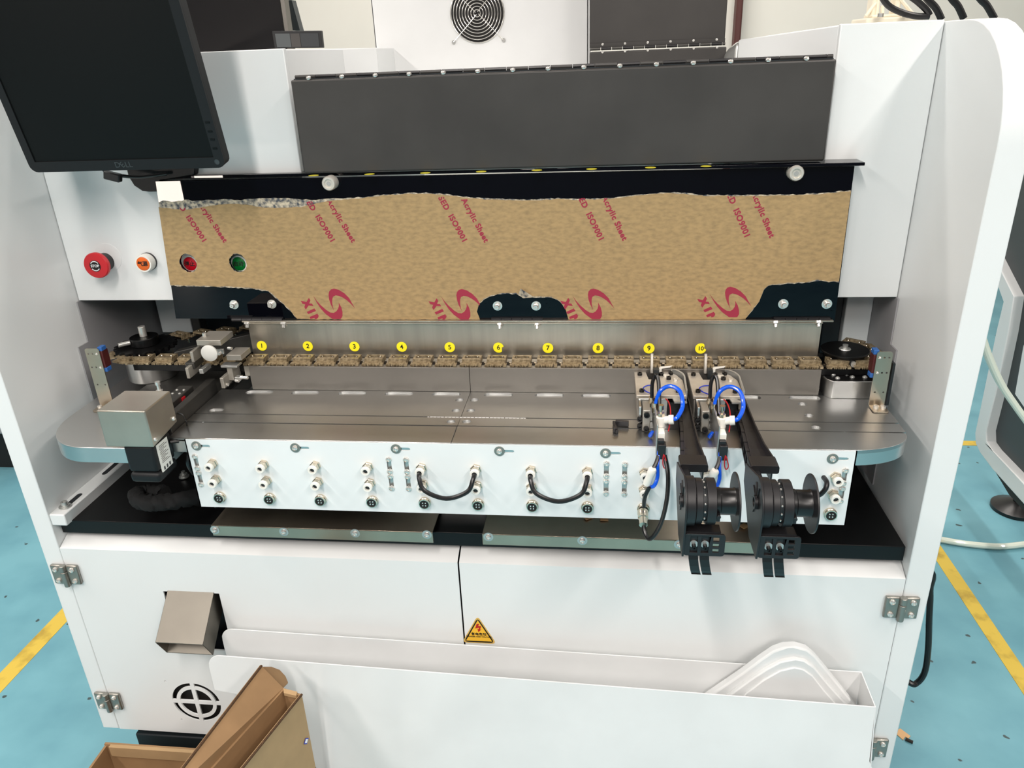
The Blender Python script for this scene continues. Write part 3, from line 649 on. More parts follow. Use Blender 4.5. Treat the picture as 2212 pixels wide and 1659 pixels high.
for a in range(4): pm.cyl((.0032*math.cos(R(45+90*a)), -.0064, .0032*math.sin(R(45+90*a))), (.0032*math.cos(R(45+90*a)), -.0078, .0032*math.sin(R(45+90*a))), .0011, n=8)
pm = pm.mesh('socket_pins', 'chrome')
for i, x in enumerate(FX):
    s = inst('cable_socket', sm1, (x, YC, .8515), bx); kid('socket_insert', sm2, s); kid('pins', pm, s)
# black looped air hoses between the fittings
def hose(pts, r, m, name, label, cat='hose', group=None, n=10): return tag(MB().tube(pts, r, n).build(name, m), label, cat, group)
def loop(i, label):
    a, b = FX[i], FX[i+1]; y = YC-.017; m = (a+b)/2; z = .9155
    hose([(a, y+.004, z), (a+.001, y-.008, z-.004), (a+.010, y-.016, z-.022), (m, y-.018, z-.034), (b-.010, y-.016, z-.022), (b-.001, y-.008, z-.004), (b, y+.004, z)], .0037, 'black_rubber', 'air_hose', label, group='looped black hoses on the connection box')
loop(4, 'black air hose looped between two fittings near the middle of the connection box')
loop(6, 'black air hose looped between two fittings just left of the feeders')
hose([at(1779, 1031, Y=YC-.012), at(1786, 1042, Y=YC-.025), at(1783, 1056, Y=YC-.03), at(1772, 1068, Y=YC-.03), at(1760, 1072, Y=YC-.028)], .0037, 'black_rubber', 'air_hose', 'short black air hose bending left behind the right reel flange', group='looped black hoses on the connection box')

# ------------------------------------------------------------------ component feeders (built once, copied)
def make_feeder():
    F = thing('feeder', 'x', 'feeder', (.345, .05, ZT), 'component feeders on the table')
    # metal head
    head = [(.307, .052), (.386, .052), (.386, .115), (.377, .138), (.362, .150), (.350, .150), (.346, .118), (.330, .118), (.326, .154), (.307, .156)]
    MB().prism(head, 'z', .994, 1.000).build('head_plate', 'steel_light', F, .0008)
    MB().box(.309, .313, .054, .150, ZT+.0005, .994).box(.379, .383, .054, .118, ZT+.0005, .994).build('head_side', 'mid_steel', F, .0008)
    MB().box(.314, .378, .058, .115, ZT+.0005, .985).build('head_core', 'black_face', F)
    MB().prism([(.140, 1.0005), (.150, 1.0005), (.153, 1.030), (.150, 1.034), (.146, 1.030), (.138, 1.002)], 'x', .334, .3385).build('push_blade', 'mid_steel', F, .0005)
    MB().box(.339, .347, .128, .140, .996, 1.012).build('blade_holder', 'black_face', F)
    MB().prism([(.350, .150), (.372, .156), (.368, .150), (.352, .144)], 'z', 1.008, 1.0095).box(.349, .353, .143, .150, 1.0, 1.0085).build('white_finger', 'white_plastic', F)
    ar = [(.386+.002, .06)]+[(.364+.026*math.cos(a), .118+.034*math.sin(a)) for a in [R(90)*i/8 for i in range(9)]]
    inn = [(.362+.0255*math.cos(a), .116+.0325*math.sin(a)) for a in [R(90)*i/8 for i in range(8, -1, -1)]]+[(.3855, .06)]
    MB().prism(ar+inn, 'z', .985, 1.006).build('tape_guide', 'zinc', F)
    for x, y in ((.316, .135), (.352, .135), (.368, .139), (.363, .118), (.316, .066), (.374, .066)):
        s = MB().lathe([(.0040, 0), (.0040, .0045), (.0022, .0045), (.0022, .0025), (.0001, .0025)], (x, y, 1.0), n=12).build('socket_screw', 'black_screw', F)
    MB().lathe([(.0055, 0), (.0055, .003), (.0001, .0035)], (.360, .130, 1.0), n=14).build('guide_pin', 'chrome', F)
    MB().lathe([(.0035, 0), (.0035, .004), (.0001, .0045)], (.374, .112, 1.0), n=12).build('guide_pin', 'chrome', F)
    # cylinder bracket in front of the head
    MB().box(.3095, .3555, .038, .043, ZT+.0005, 1.0005).box(.3095, .3135, .012, .043, ZT+.0005, .9985).build('cylinder_bracket', 'aluminium_bright', F, .0008)
    MB().box(.3150, .3270, .002, .037, ZT+.001, .9975).build('air_cylinder', 'mid_steel', F, .0015)
    for z in (.966, .990):
        MB().lathe([(.0046, 0), (.0046, .004), (.0024, .004), (.0024, .002), (.0001, .002)], (.3210, .002, z), NY, 14).build('socket_screw', 'black_screw', F)
    for z in (.966, .978):
        MB().lathe([(.0046, 0), (.0046, .004), (.0024, .004), (.0024, .002), (.0001, .002)], (.3115, .012, z), NY, 14).build('socket_screw', 'black_screw', F)
    MB().prism([(.366, .040), (.386, .040), (.372, .056), (.364, .056)], 'z', .992, .9945).build('clear_cover', 'zinc', F)
    # black moulded arm running out to the reel
    secs = [(.115, .3760, .3930, ZT+.001, .978), (.06, .3745, .3925, ZT+.001, .980), (-.02, .3705, .3900, ZT+.001, .985), (-.10, .3635, .3880, .968, .994), (-.165, .3560, .3875, .975, 1.006)]
    top = MB(); lw = MB(); rw = MB(); rb = MB()
    for (ya, l0, r0, b0, t0), (yb, l1, r1, b1, t1) in zip(secs, secs[1:]):
        top.hexa([(l1+.005, yb, t1-.008), (r1, yb, t1-.008), (r0, ya, t0-.008), (l0+.005, ya, t0-.008), (l1+.005, yb, t1-.0055), (r1, yb, t1-.0055), (r0, ya, t0-.0055), (l0+.005, ya, t0-.0055)])
        lw.hexa([(l1+.0045, yb, b1), (l1+.0065, yb, b1), (l0+.0065, ya, b0), (l0+.0045, ya, b0), (l1+.0045, yb, t1-.003), (l1+.0065, yb, t1-.003), (l0+.0065, ya, t0-.003), (l0+.0045, ya, t0-.003)])
        rw.hexa([(r1-.002, yb, b1), (r1, yb, b1), (r0, ya, b0), (r0-.002, ya, b0), (r1-.001, yb, t1+.004), (r1+.001, yb, t1+.004), (r0+.001, ya, t0+.004), (r0-.001, ya, t0+.004)])
        for f in (.2, .7):
            y = ya+(yb-ya)*f; l = l0+(l1-l0)*f; bz = b0+(b1-b0)*f; tz = t0+(t1-t0)*f
            rb.box(l, l+.006, y-.001, y+.001, bz, tz-.004)
        rb.hexa([(l1, yb, b1), (l1+.005, yb, b1), (l0+.005, ya, b0), (l0, ya, b0), (l1, yb, b1+.0015), (l1+.005, yb, b1+.0015), (l0+.005, ya, b0+.0015), (l0, ya, b0+.0015)])
        rb.hexa([(l1, yb, t1-.0065), (l1+.005, yb, t1-.0065), (l0+.005, ya, t0-.0065), (l0, ya, t0-.0065), (l1, yb, t1-.005), (l1+.005, yb, t1-.005), (l0+.005, ya, t0-.005), (l0, ya, t0-.005)])
    top.build('arm_top', 'black_plastic', F); lw.build('arm_web', 'black_plastic', F); rw.build('arm_web', 'black_plastic', F); rb.build('arm_rib', 'black_plastic', F)
    MB().hexa([(.356, -.170, .992), (.376, -.170, .992), (.384, -.120, .986), (.366, -.120, .986), (.356, -.170, .9945), (.376, -.170, .9945), (.384, -.120, .989), (.366, -.120, .989)]).build('arm_rib', 'black_plastic', F)
    MB().prism(rrect(.3530, .3890, 1.002, 1.0135, .003), 'y', -.192, -.166).build('arm_cap', 'black_plastic', F, .001)
    MB().box(.3535, .366, -.235, -.185, .985, 1.006).build('housing_neck', 'black_plastic', F, .002)
    # reel holder
    YR, ZR = -.250, .9955
    cheek = [(-.165, .975), (-.165, 1.002), (-.19, 1.010)]+[(YR+.033*math.cos(a), ZR+.033*math.sin(a)) for a in [R(60)+R(130)*i/14 for i in range(15)]]+[(-.2735, .928), (-.225, .928)]
    MB().prism(cheek, 'x', .3515, .3540).build('side_cheek', 'black_plastic', F, .0006)
    for k in range(5):
        a = R(-60+42*k); MB().obox((.3508, YR+.017*math.cos(a), ZR+.017*math.sin(a)), (.0014, .016, .0012), (a, 0, 0)).build('cheek_rib', 'black_plastic', F)
    MB().lathe([(.009, 0), (.009, .0035), (.006, .0035), (.006, .001)], (.3512, YR, ZR), (-1, 0, 0), 18).build('cheek_boss', 'black_plastic', F)
    MB().lathe([(.031, 0), (.031, .0105), (.028, .0115)], (.3540, YR, ZR), (1, 0, 0), 36).build('housing', 'black_plastic', F, .0006)
    MB().cyl((.3655, YR, ZR), (.3735, YR, ZR), .0285, n=36).build('brake_ring', 'black_plastic', F, .0005)
    MB().cyl((.3735, YR, ZR), (.3785, YR, ZR), .0245, n=36).build('detent_groove', 'black_face', F)
    MB().cyl((.3785, YR, ZR), (.3895, YR, ZR), .0290, n=36).build('brake_ring', 'black_plastic', F, .0005)
    for k in range(7):
        a = R(205-24*k); MB().ball((.3760, YR+.0252*math.cos(a), ZR+.0252*math.sin(a)), .0015, 8, 5).build('detent_ball', 'chrome', F)
    MB().lathe([(.0175, 0), (.0175, .0065), (.0168, .0070), (.0168, .0225), (.0180, .0250)], (.3895, YR, ZR), (1, 0, 0), 30).build('spindle', 'black_rubber', F, .0004)
    MB().box(.3900, .3950, YR-.0215, YR-.0150, ZR-.016, ZR-.006).cyl((.3925, YR-.0215, ZR-.008), (.3925, YR-.0245, ZR-.008), .0028, n=10).build('spindle_clamp', 'black_plastic', F, .0005)
    MB().lathe([(.0362, 0), (.0366, .0006), (.0366, .0016), (.0362, .0022), (.0001, .0022)], (.4140, YR, ZR), (1, 0, 0), 48).build('reel_flange', 'black_plastic', F)
    # clamp plate with two hanging straps
    yc = -.2735
    win = [[(.3610, .9345), (.3700, .9345), (.3700, .9585), (.3610, .9585)], [(.3745, .9345), (.3835, .9345), (.3835, .9585), (.3745, .9585)], [(.3885, .9355), (.3960, .9355), (.3960, .9405), (.3885, .9405)], [(.3885, .9435), (.3960, .9435), (.3960, .9485), (.3885, .9485)], [(.3885, .9515), (.3960, .9515), (.3960, .9575), (.3885, .9575)]]
    MB().prism(rrect(.3530, .4030, .9300, .9620, .004), 'y', yc, yc+.003, win).build('clamp_plate', 'black_plastic', F, .0004)
    MB().box(.3535, .3975, yc+.003, yc+.020, .9605, .9635).box(.358, .3865, yc+.0028, yc+.0065, .932, .961).build('clamp_back', 'black_plastic', F)
    for i, x in enumerate((.3655, .3790)):
        w = MB().lathe([(.0052, 0), (.0052, .0014), (.002, .0014)], (x, yc+.0024, .9465), NY, 20).build('washer', 'zinc', F)
        MB().lathe([(.0027, 0), (.0027, .007), (.0012, .007), (.0012, .005), (.0001, .005)], (x, yc+.001, .9450), NY, 10).build('screw', 'black_screw', w)
        path = [(.933, .002), (.924, .0), (.914, .0), (.906, .002), (.899, .005), (.8985, .004)]
        b = MB()
        for (z0, e0), (z1, e1) in zip(path, path[1:]):
            x0, x1 = x-.0058, x+.0058; s0 = .006*((.933-z0)/.035)**1.6; s1 = .006*((.933-z1)/.035)**1.6
            b.hexa([(x0+s1, yc+e1, z1), (x1+s1, yc+e1, z1), (x1+s1, yc+.0018+e1, z1), (x0+s1, yc+.0018+e1, z1), (x0+s0, yc+e0, z0), (x1+s0, yc+e0, z0), (x1+s0, yc+.0018+e0, z0), (x0+s0, yc+.0018+e0, z0)])
        b.build('strap', 'black_rubber', F)
    # valve with white elbow, tubes and wires
    v = Vector((.3400, -.028, .9985))
    MB().box(.3325, .3345, -.055, .036, .950, 1.001).build('valve_plate', 'zinc', F, .0006)
    MB().box(.3345, .3465, -.030, .030, .972, .990).box(.3348, .3450, -.052, -.030, .962, .986).build('valve_body', 'white_plastic', F, .0012)
    MB().box(.3350, .3465, -.064, -.050, .948, .972).box(.3345, .3440, -.060, -.052, .970, .978).build('solenoid', 'black_plastic', F, .0008)
    el = MB().lathe([(.0072, -.012), (.0072, .003), (.0062, .004)], v, n=22).cyl(v+Vector((.004, 0, -.003)), v+Vector((.0125, -.002, -.0005)), .0058, n=18)
    el.lathe([(.0072, 0), (.0072, .0075), (.0066, .0075)], v+Vector((.0115, -.002, -.0008)), (1, -.15, .12), 20)
    el.build('elbow_fitting', 'white_plastic', F, .0004)
    MB().lathe([(.0055, .004), (.0055, .0095)], v, n=6).lathe([(.0022, .009), (.0022, .016)], v, n=12).lathe([(.0042, .0155), (.0042, .0225)], v, n=18).build('throttle_screw', 'nickel', F)
    p = v+Vector((.019, -.003, 0))
    fa = Vector((.3340, .012, .996))
    MB().lathe([(.0050, -.006), (.0050, .010), (.0044, .010)], fa, n=16).build('tube_fitting', 'nickel', F)
    fb = Vector((.3300, .030, .9975))
    MB().lathe([(.0050, -.006), (.0050, .010), (.0044, .010)], fb, n=16).build('tube_fitting', 'nickel', F)
    MB().tube([p, p+Vector((.006, .002, .004)), Vector((.3735, -.010, 1.012)), Vector((.3700, .006, 1.028)), Vector((.3560, .016, 1.0325)), Vector((.3415, .016, 1.024)), fa+Vector((.001, 0, .009))], .0033, 10).build('blue_tube', 'blue_tube', F)
    MB().tube([fb+Vector((0, 0, .009)), (.3300, .033, 1.028), (.3340, .036, 1.042), (.3385, .030, 1.037), (.3400, .014, 1.014), (.3400, -.004, .992), (.3398, -.012, .985)], .0030, 10).build('black_tube', 'black_rubber', F)
    MB().tube([(.352, .040, 1.000), (.356, .03, .999), (.3575, .01, .996), (.356, -.012, .988), (.352, -.03, .978)], .0010, 6).build('red_wire', 'red_wire', F)
    MB().tube([(.331, .052, 1.003), (.322, .062, 1.003), (.319, .075, 1.003), (.326, .084, 1.003), (.335, .084, 1.004)], .0010, 6).build('blue_wire', 'blue_wire', F)
    MB().tube([(.3430, -.062, .960), (.3470, -.066, .948), (.3480, -.068, .940), (.3450, -.068, .936), (.3425, -.067, .944), (.3435, -.063, .958)], .0009, 6).build('red_wire', 'red_wire', F)
    MB().lathe([(.003, 0), (.0034, .004), (.0022, .011)], (.3255, -.018, .963), (.4, -.3, 1), 12).build('blue_terminal', 'blue_tube', F)
    # supply lines down to the connection box
    wy = Vector((.3235, -.086, .934))
    MB().tube([(.3370, -.058, .955), (.332, -.074, .948), wy+Vector((.002, 0, .008))], .0030, 8).build('supply_hose', 'black_rubber', F)
    MB().lathe([(.0058, -.018), (.0062, -.012), (.0055, -.004), (.0062, .004), (.0062, .010), (.0050, .012)], wy, (.28, -.1, 1), 18).build('y_fitting', 'white_plastic', F, .0003)
    MB().tube([(.337, -.057, .958), (.3345, -.072, .945), (.334, -.085, .930), (.329, -.090, .918), (.3225, -.082, .912), (.320, -.070, .914)], .0028, 8).build('blue_tube', 'blue_tube', F)
    return F
F1 = make_feeder()
F2 = copy_tree(F1); F2.location.x += .0894
tag(F1, 'left one of the two component feeders, beneath sticker 9, black arm and empty reel spindle')
tag(F2, 'right one of the two component feeders, beneath sticker 10, black arm and empty reel spindle')
# feeder cable with metal plug on the left feeder
fc = thing('feeder_cable', 'black cable with a metal plug looping down from the left feeder to the connection box', 'cable', (.32, -.09, .82))
MB().tube([(.3455, -.058, .952), (.350, -.076, .930), (.3490, -.088, .895), (.3420, -.096, .860), (.3320, -.098, .836), (.3240, -.092, .826), (.3185, -.082, .832), (.3165, -.074, .846)], .0034, 10).build('cable', 'black_rubber', fc)
MB().lathe([(.0066, 0), (.0066, .012), (.008, .013), (.008, .020), (.0085, .021), (.0085, .026)], (.3165, -.080, .842), (0, 1, .35), 18).build('plug', 'nickel', fc)
MB().tube([(.323, -.089, .916), (.318, -.085, .90), (.3165, -.079, .885), (.3168, -.074, .872)], .0032, 8).build('cable_branch', 'black_rubber', fc)

# ------------------------------------------------------------------ drive motor with steel cover, left of the table
mc = thing('motor_cover', 'boxy folded stainless steel cover standing over the black motor at the left', 'cover', (-.475, -.06, .972))
x0, x1, y0, y1, z0, z1 = -.516, -.437, -.102, -.026, .9725, 1.035
MB().hexa([(x0, y0, z0), (x1, y0, z0), (x1, y1, .980), (x0, y1, .980), (x0, y0, z1), (x1, y0, z1), (x1, y1, z1), (x0, y1, z1)]).build('cover_shell', 'cover_steel', mc, .0022, 3)
for y, z in ((-.094, .983), (-.036, .990)): MB().dome((x1, y, z), .0038, .003, (1, 0, 0), 12).build('screw', 'chrome', mc)
mo = thing('drive_motor', 'black square drive motor with a white rating label under the steel cover', 'motor', (-.465, -.068, .905))
MB().box(-.492, -.443, -.098, -.044, .925, .972).build('motor_body', 'monitor_bezel', mo, .005, 3)
MB().box(-.493, -.442, -.099, -.043, .906, .924).build('motor_cap', 'monitor_bezel', mo, .006, 3)
lb = MB().box(-.4432, -.4424, -.088, -.056, .915, .968).build('rating_label', 'label_white', mo)
for i in range(12): MB().box(-.4425, -.4422, -.083+.0007*(i % 3), -.060-.003*(i*7 % 5), .934+i*.0026, .9348+i*.0026).build('print_line', 'label_print', lb)
for y in (-.082, -.074, -.066): MB().box(-.4425, -.4422, y, y+.004, .921, .927).build('print_mark', 'label_print', lb)
MB().tube([(-.443, -.05, .955), (-.428, -.040, .95), (-.424, -.036, .93), (-.427, -.04, .905), (-.425, -.02, .86), (-.42, .0, .80)], .0035, 8).build('motor_cable', 'black_rubber', mo)
sv = MB().tube([(-.55, .055, .79), (-.59, .065, .782), (-.60, .045, .79), (-.575, .03, .785), (-.54, .04, .78), (-.50, .06, .778), (-.46, .09, .772), (-.40, .12, .77)], .0145, 14, 9)
sv.v = [p+Vector((random.uniform(-1, 1), random.uniform(-1, 1), random.uniform(-1, 1)))*.0026 for p in sv.v]
tag(sv.build('cable_sleeve', 'sleeve', smooth=80), 'wrinkled black cable sleeve curled on the base plate under the motor', 'cable sleeve')
p = at(398, 1030, Z=.752); tag(MB().lathe([(.010, 0), (.010, .002), (.0075, .002), (.0075, .007), (.004, .007), (.004, .013), (.0001, .013)], p, n=16).build('base_bolt', 'zinc'), 'steel bolt standing on the black base plate right of the motor', 'bolt')

# ------------------------------------------------------------------ pusher unit between table and left chain turn
pu = thing('pusher_unit', 'grey steel pusher slide with a round white roller left of the table', 'mechanism', (-.45, .05, .94))
MB().hexa([(-.462, -.03, .942), (-.449, -.03, .942), (-.452, .14, .942), (-.468, .14, .942), (-.462, -.03, .985), (-.4495, -.03, .985), (-.4525, .14, .985), (-.468, .14, .985)]).build('slide_rail', 'dark_steel', pu, .001)
MB().box(-.505, -.470, -.024, .12, .942, .972).build('slide_bed', 'dark_steel', pu, .001)
MB().box(-.500, -.474, .0, .10, .972, .988).build('carriage', 'dark_steel', pu, .0012)
for y in (.015, .055): MB().box(-.4735, -.4715, y, y+.010, .975, .984).build('end_seal', 'red_wire', pu)
for x in (-.494, -.481):
    for y in (.02, .035, .065, .08): MB().dome((x, y, .988), .0026, .0016, (0, 0, 1), 8).build('screw', 'zinc', pu)
def blk(px0, py0, px1, py1, y, dy, name='steel_block', m='mid_steel'):
    a = at(px0, py0, Y=y); b = at(px1, py1, Y=y); return MB().box(min(a.x, b.x), max(a.x, b.x), y, y+dy, min(a.z, b.z), max(a.z, b.z)).build(name, m, pu, .0008)
blk(399, 795, 411, 818, .10, .04); blk(409, 760, 421, 785, .12, .03); blk(399, 784, 421, 797, .115, .035, 'steel_block', 'dark_steel')
blk(423, 735, 478, 747, .135, .05); blk(488, 767, 522, 779, .128, .04)
blk(489, 794, 506, 822, .13, .03); blk(474, 817, 486, 839, .11, .03)
blk(506, 815, 520, 823, .125, .012, 'clamp_tab', 'zinc'); blk(429, 798, 440, 808, .115, .03, 'clamp_tab', 'zinc')
blk(476, 790, 512, 795, .126, .02, 'blade', 'zinc'); blk(465, 754, 484, 765, .150, .004, 'roller_arm', 'zinc')
q = at(451, 764, Y=.122); MB().lathe([(.0145, 0), (.0152, .001), (.0152, .004), (.014, .005), (.004, .0062), (.0001, .0062)], (q.x, .127, q.z), NY, 36).build('white_roller', 'knob_white', pu)
q = at(447, 735, Y=.16); MB().lathe([(.0045, 0), (.0045, .002), (.002, .002), (.002, .009), (.0034, .009), (.0034, .016)], (q.x, .155, q.z), n=6).build('adjuster_screw', 'chrome', pu)
for px, py, dx in ((509, 822, 1), (520, 815, 2), (486, 830, 1), (493, 752, 1), (476, 762, 0)):
    q = at(px, py, Y=.12); MB().cyl(q, q+(Vector((0, -.006, 0)) if dx == 0 else Vector((.012*dx*.6, -.002, 0))), .0028, n=10).build('screw', 'chrome', pu)
MB().tube([at(383, 892, Y=0), at(395, 896, Y=-.01), at(402, 908, Y=-.015), at(404, 919, Z=.961)], .0015, 6).build('sensor_wire', 'black_rubber', pu)
q = at(343, 838, Y=.06); MB().lathe([(.006, -.012), (.006, -.004)], q, n=12).lathe([(.003, -.004), (.003, .006), (.0045, .006), (.0045, .012)], q, n=10).build('spring_stud', 'chrome', pu)
bg = MB().hexa([(-.56, .20, .99), (-.41, .27, .99), (-.41, .29, .99), (-.56, .22, .99), (-.56, .20, 1.012), (-.41, .27, 1.03), (-.41, .29, 1.03), (-.56, .22, 1.012)]).build('return_guide', 'dark_steel', pu, .001)
# ------------------------------------------------------------------ monitor on its plate
q0 = at(72, 372, Y=.10); q1 = at(490, 360, Y=.10)
mon = thing('monitor', 'black flat computer monitor tilted downwards over the left white panel', 'monitor', ((q0.x+q1.x)/2, .10, q0.z))
TILT = math.atan2(.0475, .232); zb = 1.3645; H = .36
def mt(b):   # lean the upright monitor forward about its bottom edge
    c = Vector((0, .10, zb)); M = Matrix.Rotation(TILT, 3, 'X'); b.v = [M @ (p-c)+c for p in b.v]; return b
xa, xb = q0.x, q1.x
mt(MB().prism(rrect(xa, xb, zb, zb+H, .012), 'y', .10, .118)).build('back_shell', 'monitor_bezel', mon, .003)
bw, bb = .0125, .0165
bzl = MB().prism(circle(xb-.012, zb+.012, .012, 6, -math.pi/2, 0, True)+[(xb, zb+bb), (xa, zb+bb)]+circle(xa+.012, zb+.012, .012, 6, math.pi, 1.5*math.pi, True), 'y', .0965, .1005)
bzl.box(xa, xa+bw, .0965, .1005, zb+bb, zb+H-bw).box(xb-bw-.003, xb, .0965, .1005, zb+bb, zb+H-bw).box(xa, xb, .0965, .1005, zb+H-bw, zb+H)
fz = mt(bzl).build('bezel', 'monitor_bezel', mon)
mt(MB().box(xa+bw-.002, xb-bw-.001, .0985, .1, zb+bb-.002, zb+H-bw+.002)).build('screen', 'monitor_screen', mon)
for px, py in ((448, 260), (453, 280), (458, 298), (463, 318)):
    z = zb+(at(px, py, Y=.095).z-zb)*1.0; mt(MB().box(xb-.0125, xb-.0055, .0958, .0966, z-.0014, z+.0014)).build('menu_key', 'monitor_screen', fz)
mt(MB().lathe([(.0042, 0), (.0042, .0006), (.0036, .0006), (.0036, .0002)], (xb-.012, .0966, zb+.0095), NY, 20)).build('power_key', 'logo_grey', fz)
cxm = at(268, 360, Y=.096).x
lgm = MB()
t = text_mb('D', .0125, .0001); t2 = text_mb('LL', .0125, .0001); t3 = text_mb('E', .0125, .0001)
place(t, (cxm-.0095, .0962, zb+.0085), FACE); place(t3, (cxm-.001, .0962, zb+.0085), spin(R(38))); place(t2, (cxm+.0095, .0962, zb+.0085), FACE)
for k in (t, t2, t3): lgm.add(k.v, k.f)
mt(lgm).build('logo', 'logo_grey', fz)
m1 = thing('monitor_mount', 'black rounded mounting plate under the monitor at the left end of the acrylic cover', 'bracket', (-.50, .22, 1.31))
MB().prism([(-.577, 1.352), (-.577, 1.338), (-.570, 1.322), (-.558, 1.313), (-.545, 1.311), (-.52, 1.311), (-.52, 1.33), (-.455, 1.338), (-.450, 1.352)], 'y', .214, .2295).build('mount_plate', 'black_paint', m1, .001)
MB().box(-.54, -.47, .14, .228, 1.40, 1.46).build('mount_arm', 'black_paint', m1, .003)
hose([(-.60, .16, 1.372), (-.585, .17, 1.352), (-.565, .175, 1.345), (-.54, .19, 1.340), (-.50, .206, 1.342)], .003, 'black_rubber', 'monitor_cable', 'short black cable hanging below the monitor bezel', 'cable')
q = at(244, 381, Y=.165); tag(MB().obox(q, (.028, .012, .014), (0, R(15), 0)).build('cable_plug', 'black_plastic', None, .002), 'chunky black plug hanging under the monitor edge', 'plug')

# ------------------------------------------------------------------ things behind and on top of the machine
fb = thing('fan_box', 'tall white box with a round fan grille behind the grey lid', 'cabinet', (-.013, .8, 1.44))
fc_ = (-.0165, 1.5905)
MB().prism([(-.2445, 1.442), (.2175, 1.442), (.2175, 2.0), (-.2445, 2.0)], 'y', .7, .703, [circle(fc_[0], fc_[1], .056, 40)]).box(-.2445, -.2415, .7, .88, 1.442, 2.0).box(.2145, .2175, .7, .88, 1.442, 2.0).box(.2180, .2210, .699, .88, 1.442, 2.0).build('box_shell', 'white_sheet', fb, .0008)
MB().cyl((fc_[0], .70305, fc_[1]), (fc_[0], .745, fc_[1]), .0565, n=40).build('fan_well', 'print_black', fb)
gr = MB()
for i in range(9): gr.tube([(fc_[0]+(.007+.00625*i)*math.cos(2*math.pi*k/20), .697, fc_[1]+(.007+.00625*i)*math.sin(2*math.pi*k/20)) for k in range(20)], .00085, 5, 2, True)
gr = gr.build('fan_grille', 'chrome', fb)
for k in range(4):
    a = R(45+90*k); u = Vector((math.cos(a), 0, math.sin(a))); c = Vector((fc_[0], .6955, fc_[1]))
    v = Vector((-u.z, 0, u.x))
    MB().tube([c+u*.003+v*.001, c+u*.03+v*.001, c+u*.0755], .0009, 5, 2).build('grille_strut', 'chrome', gr)
    MB().lathe([(.0042, 0), (.0042, .002), (.002, .002)], c+u*.0765+Vector((0, .004, 0)), NY, 14).build('screw', 'chrome', gr)
MB().tube([(fc_[0]+.0575*math.cos(2*math.pi*k/24), .6985, fc_[1]+.0575*math.sin(2*math.pi*k/24)) for k in range(24)], .0012, 6, 2, True).build('outer_ring', 'chrome', gr)
rl = thing('rear_hatch', 'dark grey raised hatch with a screwed piano hinge right of the fan box', 'hatch', (.355, .6, 1.44))
MB().box(.2225, .4865, .6, .612, 1.5165, 2.0).build('lid_panel', 'lid_grey', rl, .002)
MB().box(.2225, .4885, .585, .86, 1.442, 1.506).build('lid_base', 'lid_grey', rl, .002)
hs = MB().box(.2225, .4865, .597, .6, 1.514, 1.5215).build('hinge_leaf', 'lid_grey', rl)
kx = .2235; kn = 0
while kx < .482:
    MB().cyl((kx, .594, 1.5115), (min(kx+.0205, .4865), .594, 1.5115), .0028, n=8).build('hinge_knuckle', 'black_plastic' if kn % 2 else 'dark_steel', hs); kx += .0215; kn += 1
for i in range(6): MB().dome((.248+.0444*i, .597, 1.5195), .0026, .002, NY, 10).build('screw', 'chrome', hs); MB().dome((.248+.0444*i, .585, 1.5055), .0026, .002, NY, 10).build('screw', 'chrome', hs)
# behind, upper left
tp = thing('tinted_cover', 'large dark tinted machine cover standing behind the monitor', 'cover', (-.55, 1.06, 1.53))
a = at(445, 0, Y=1.0); b = at(613, 104, Y=1.0)
MB().box(-.95, at(612, 60, Y=1.0).x, 1.0, 1.02, 1.5, 2.1).build('tinted_panel', 'tinted_panel', tp)
g0 = at(621, 40, Y=1.0).x; MB().box(g0-.010, g0, .995, 1.025, 1.5, 2.1).build('frame_edge', 'guard_grey', tp)
MB().box(-.95, g0, 1.02, 1.06, 1.40, 1.5).build('cover_foot', 'machine_dark', tp)
sp_ = [at(622, 0, Y=1.1), at(630, 0, Y=1.1), at(648, 66, Y=1.1), at(632, 66, Y=1.1)]
tag(MB().add(list(sp_)+[p+Vector((0, .03, 0)) for p in sp_], [(0, 1, 2, 3), (7, 6, 5, 4), (0, 4, 5, 1), (1, 5, 6, 2), (2, 6, 7, 3), (3, 7, 4, 0)]).build('slanted_post', 'machine_dark'), 'dark green slanted post beside the tinted cover', 'post')
c4 = [at(587, 67, Y=.6), at(693, 66, Y=.6), at(697, 103, Y=.58), at(593, 104, Y=.58)]
tb2 = thing('small_display', 'small dark grey display panel standing on the left column top', 'display', (c4[2].x, .59, 1.53))
bk = Vector((0, .012, 0))
MB().hexa([c4[3], c4[2], c4[2]+bk, c4[3]+bk, c4[0], c4[1], c4[1]+bk, c4[0]+bk]).build('display_case', 'monitor_bezel', tb2, .001)
def lerp(u, v): return (c4[3]*(1-u)+c4[2]*u)*(1-v)+(c4[0]*(1-u)+c4[1]*u)*v+Vector((0, -.0008, 0))
for u0, u1, m in ((.06, .36, 'machine_dark'), (.37, .56, 'lid_grey'), (.57, .94, 'black_face')):
    MB().hexa([lerp(u0, .05), lerp(u1, .05), lerp(u1, .05)+bk*.05, lerp(u0, .05)+bk*.05, lerp(u0, .84), lerp(u1, .84), lerp(u1, .84)+bk*.05, lerp(u0, .84)+bk*.05]).build('display_pane', m, tb2)
# brown wall post and trims on the back wall
pa = at(1577, 60, Y=4.1); pb = at(1602, 60, Y=4.1)
tag(MB().box(pa.x+.03, pb.x, 4.1, 4.2, 0, 4).build('trim_1', 'brown_post', None, .01), 'dark red brown post on the back wall', kind='structure')
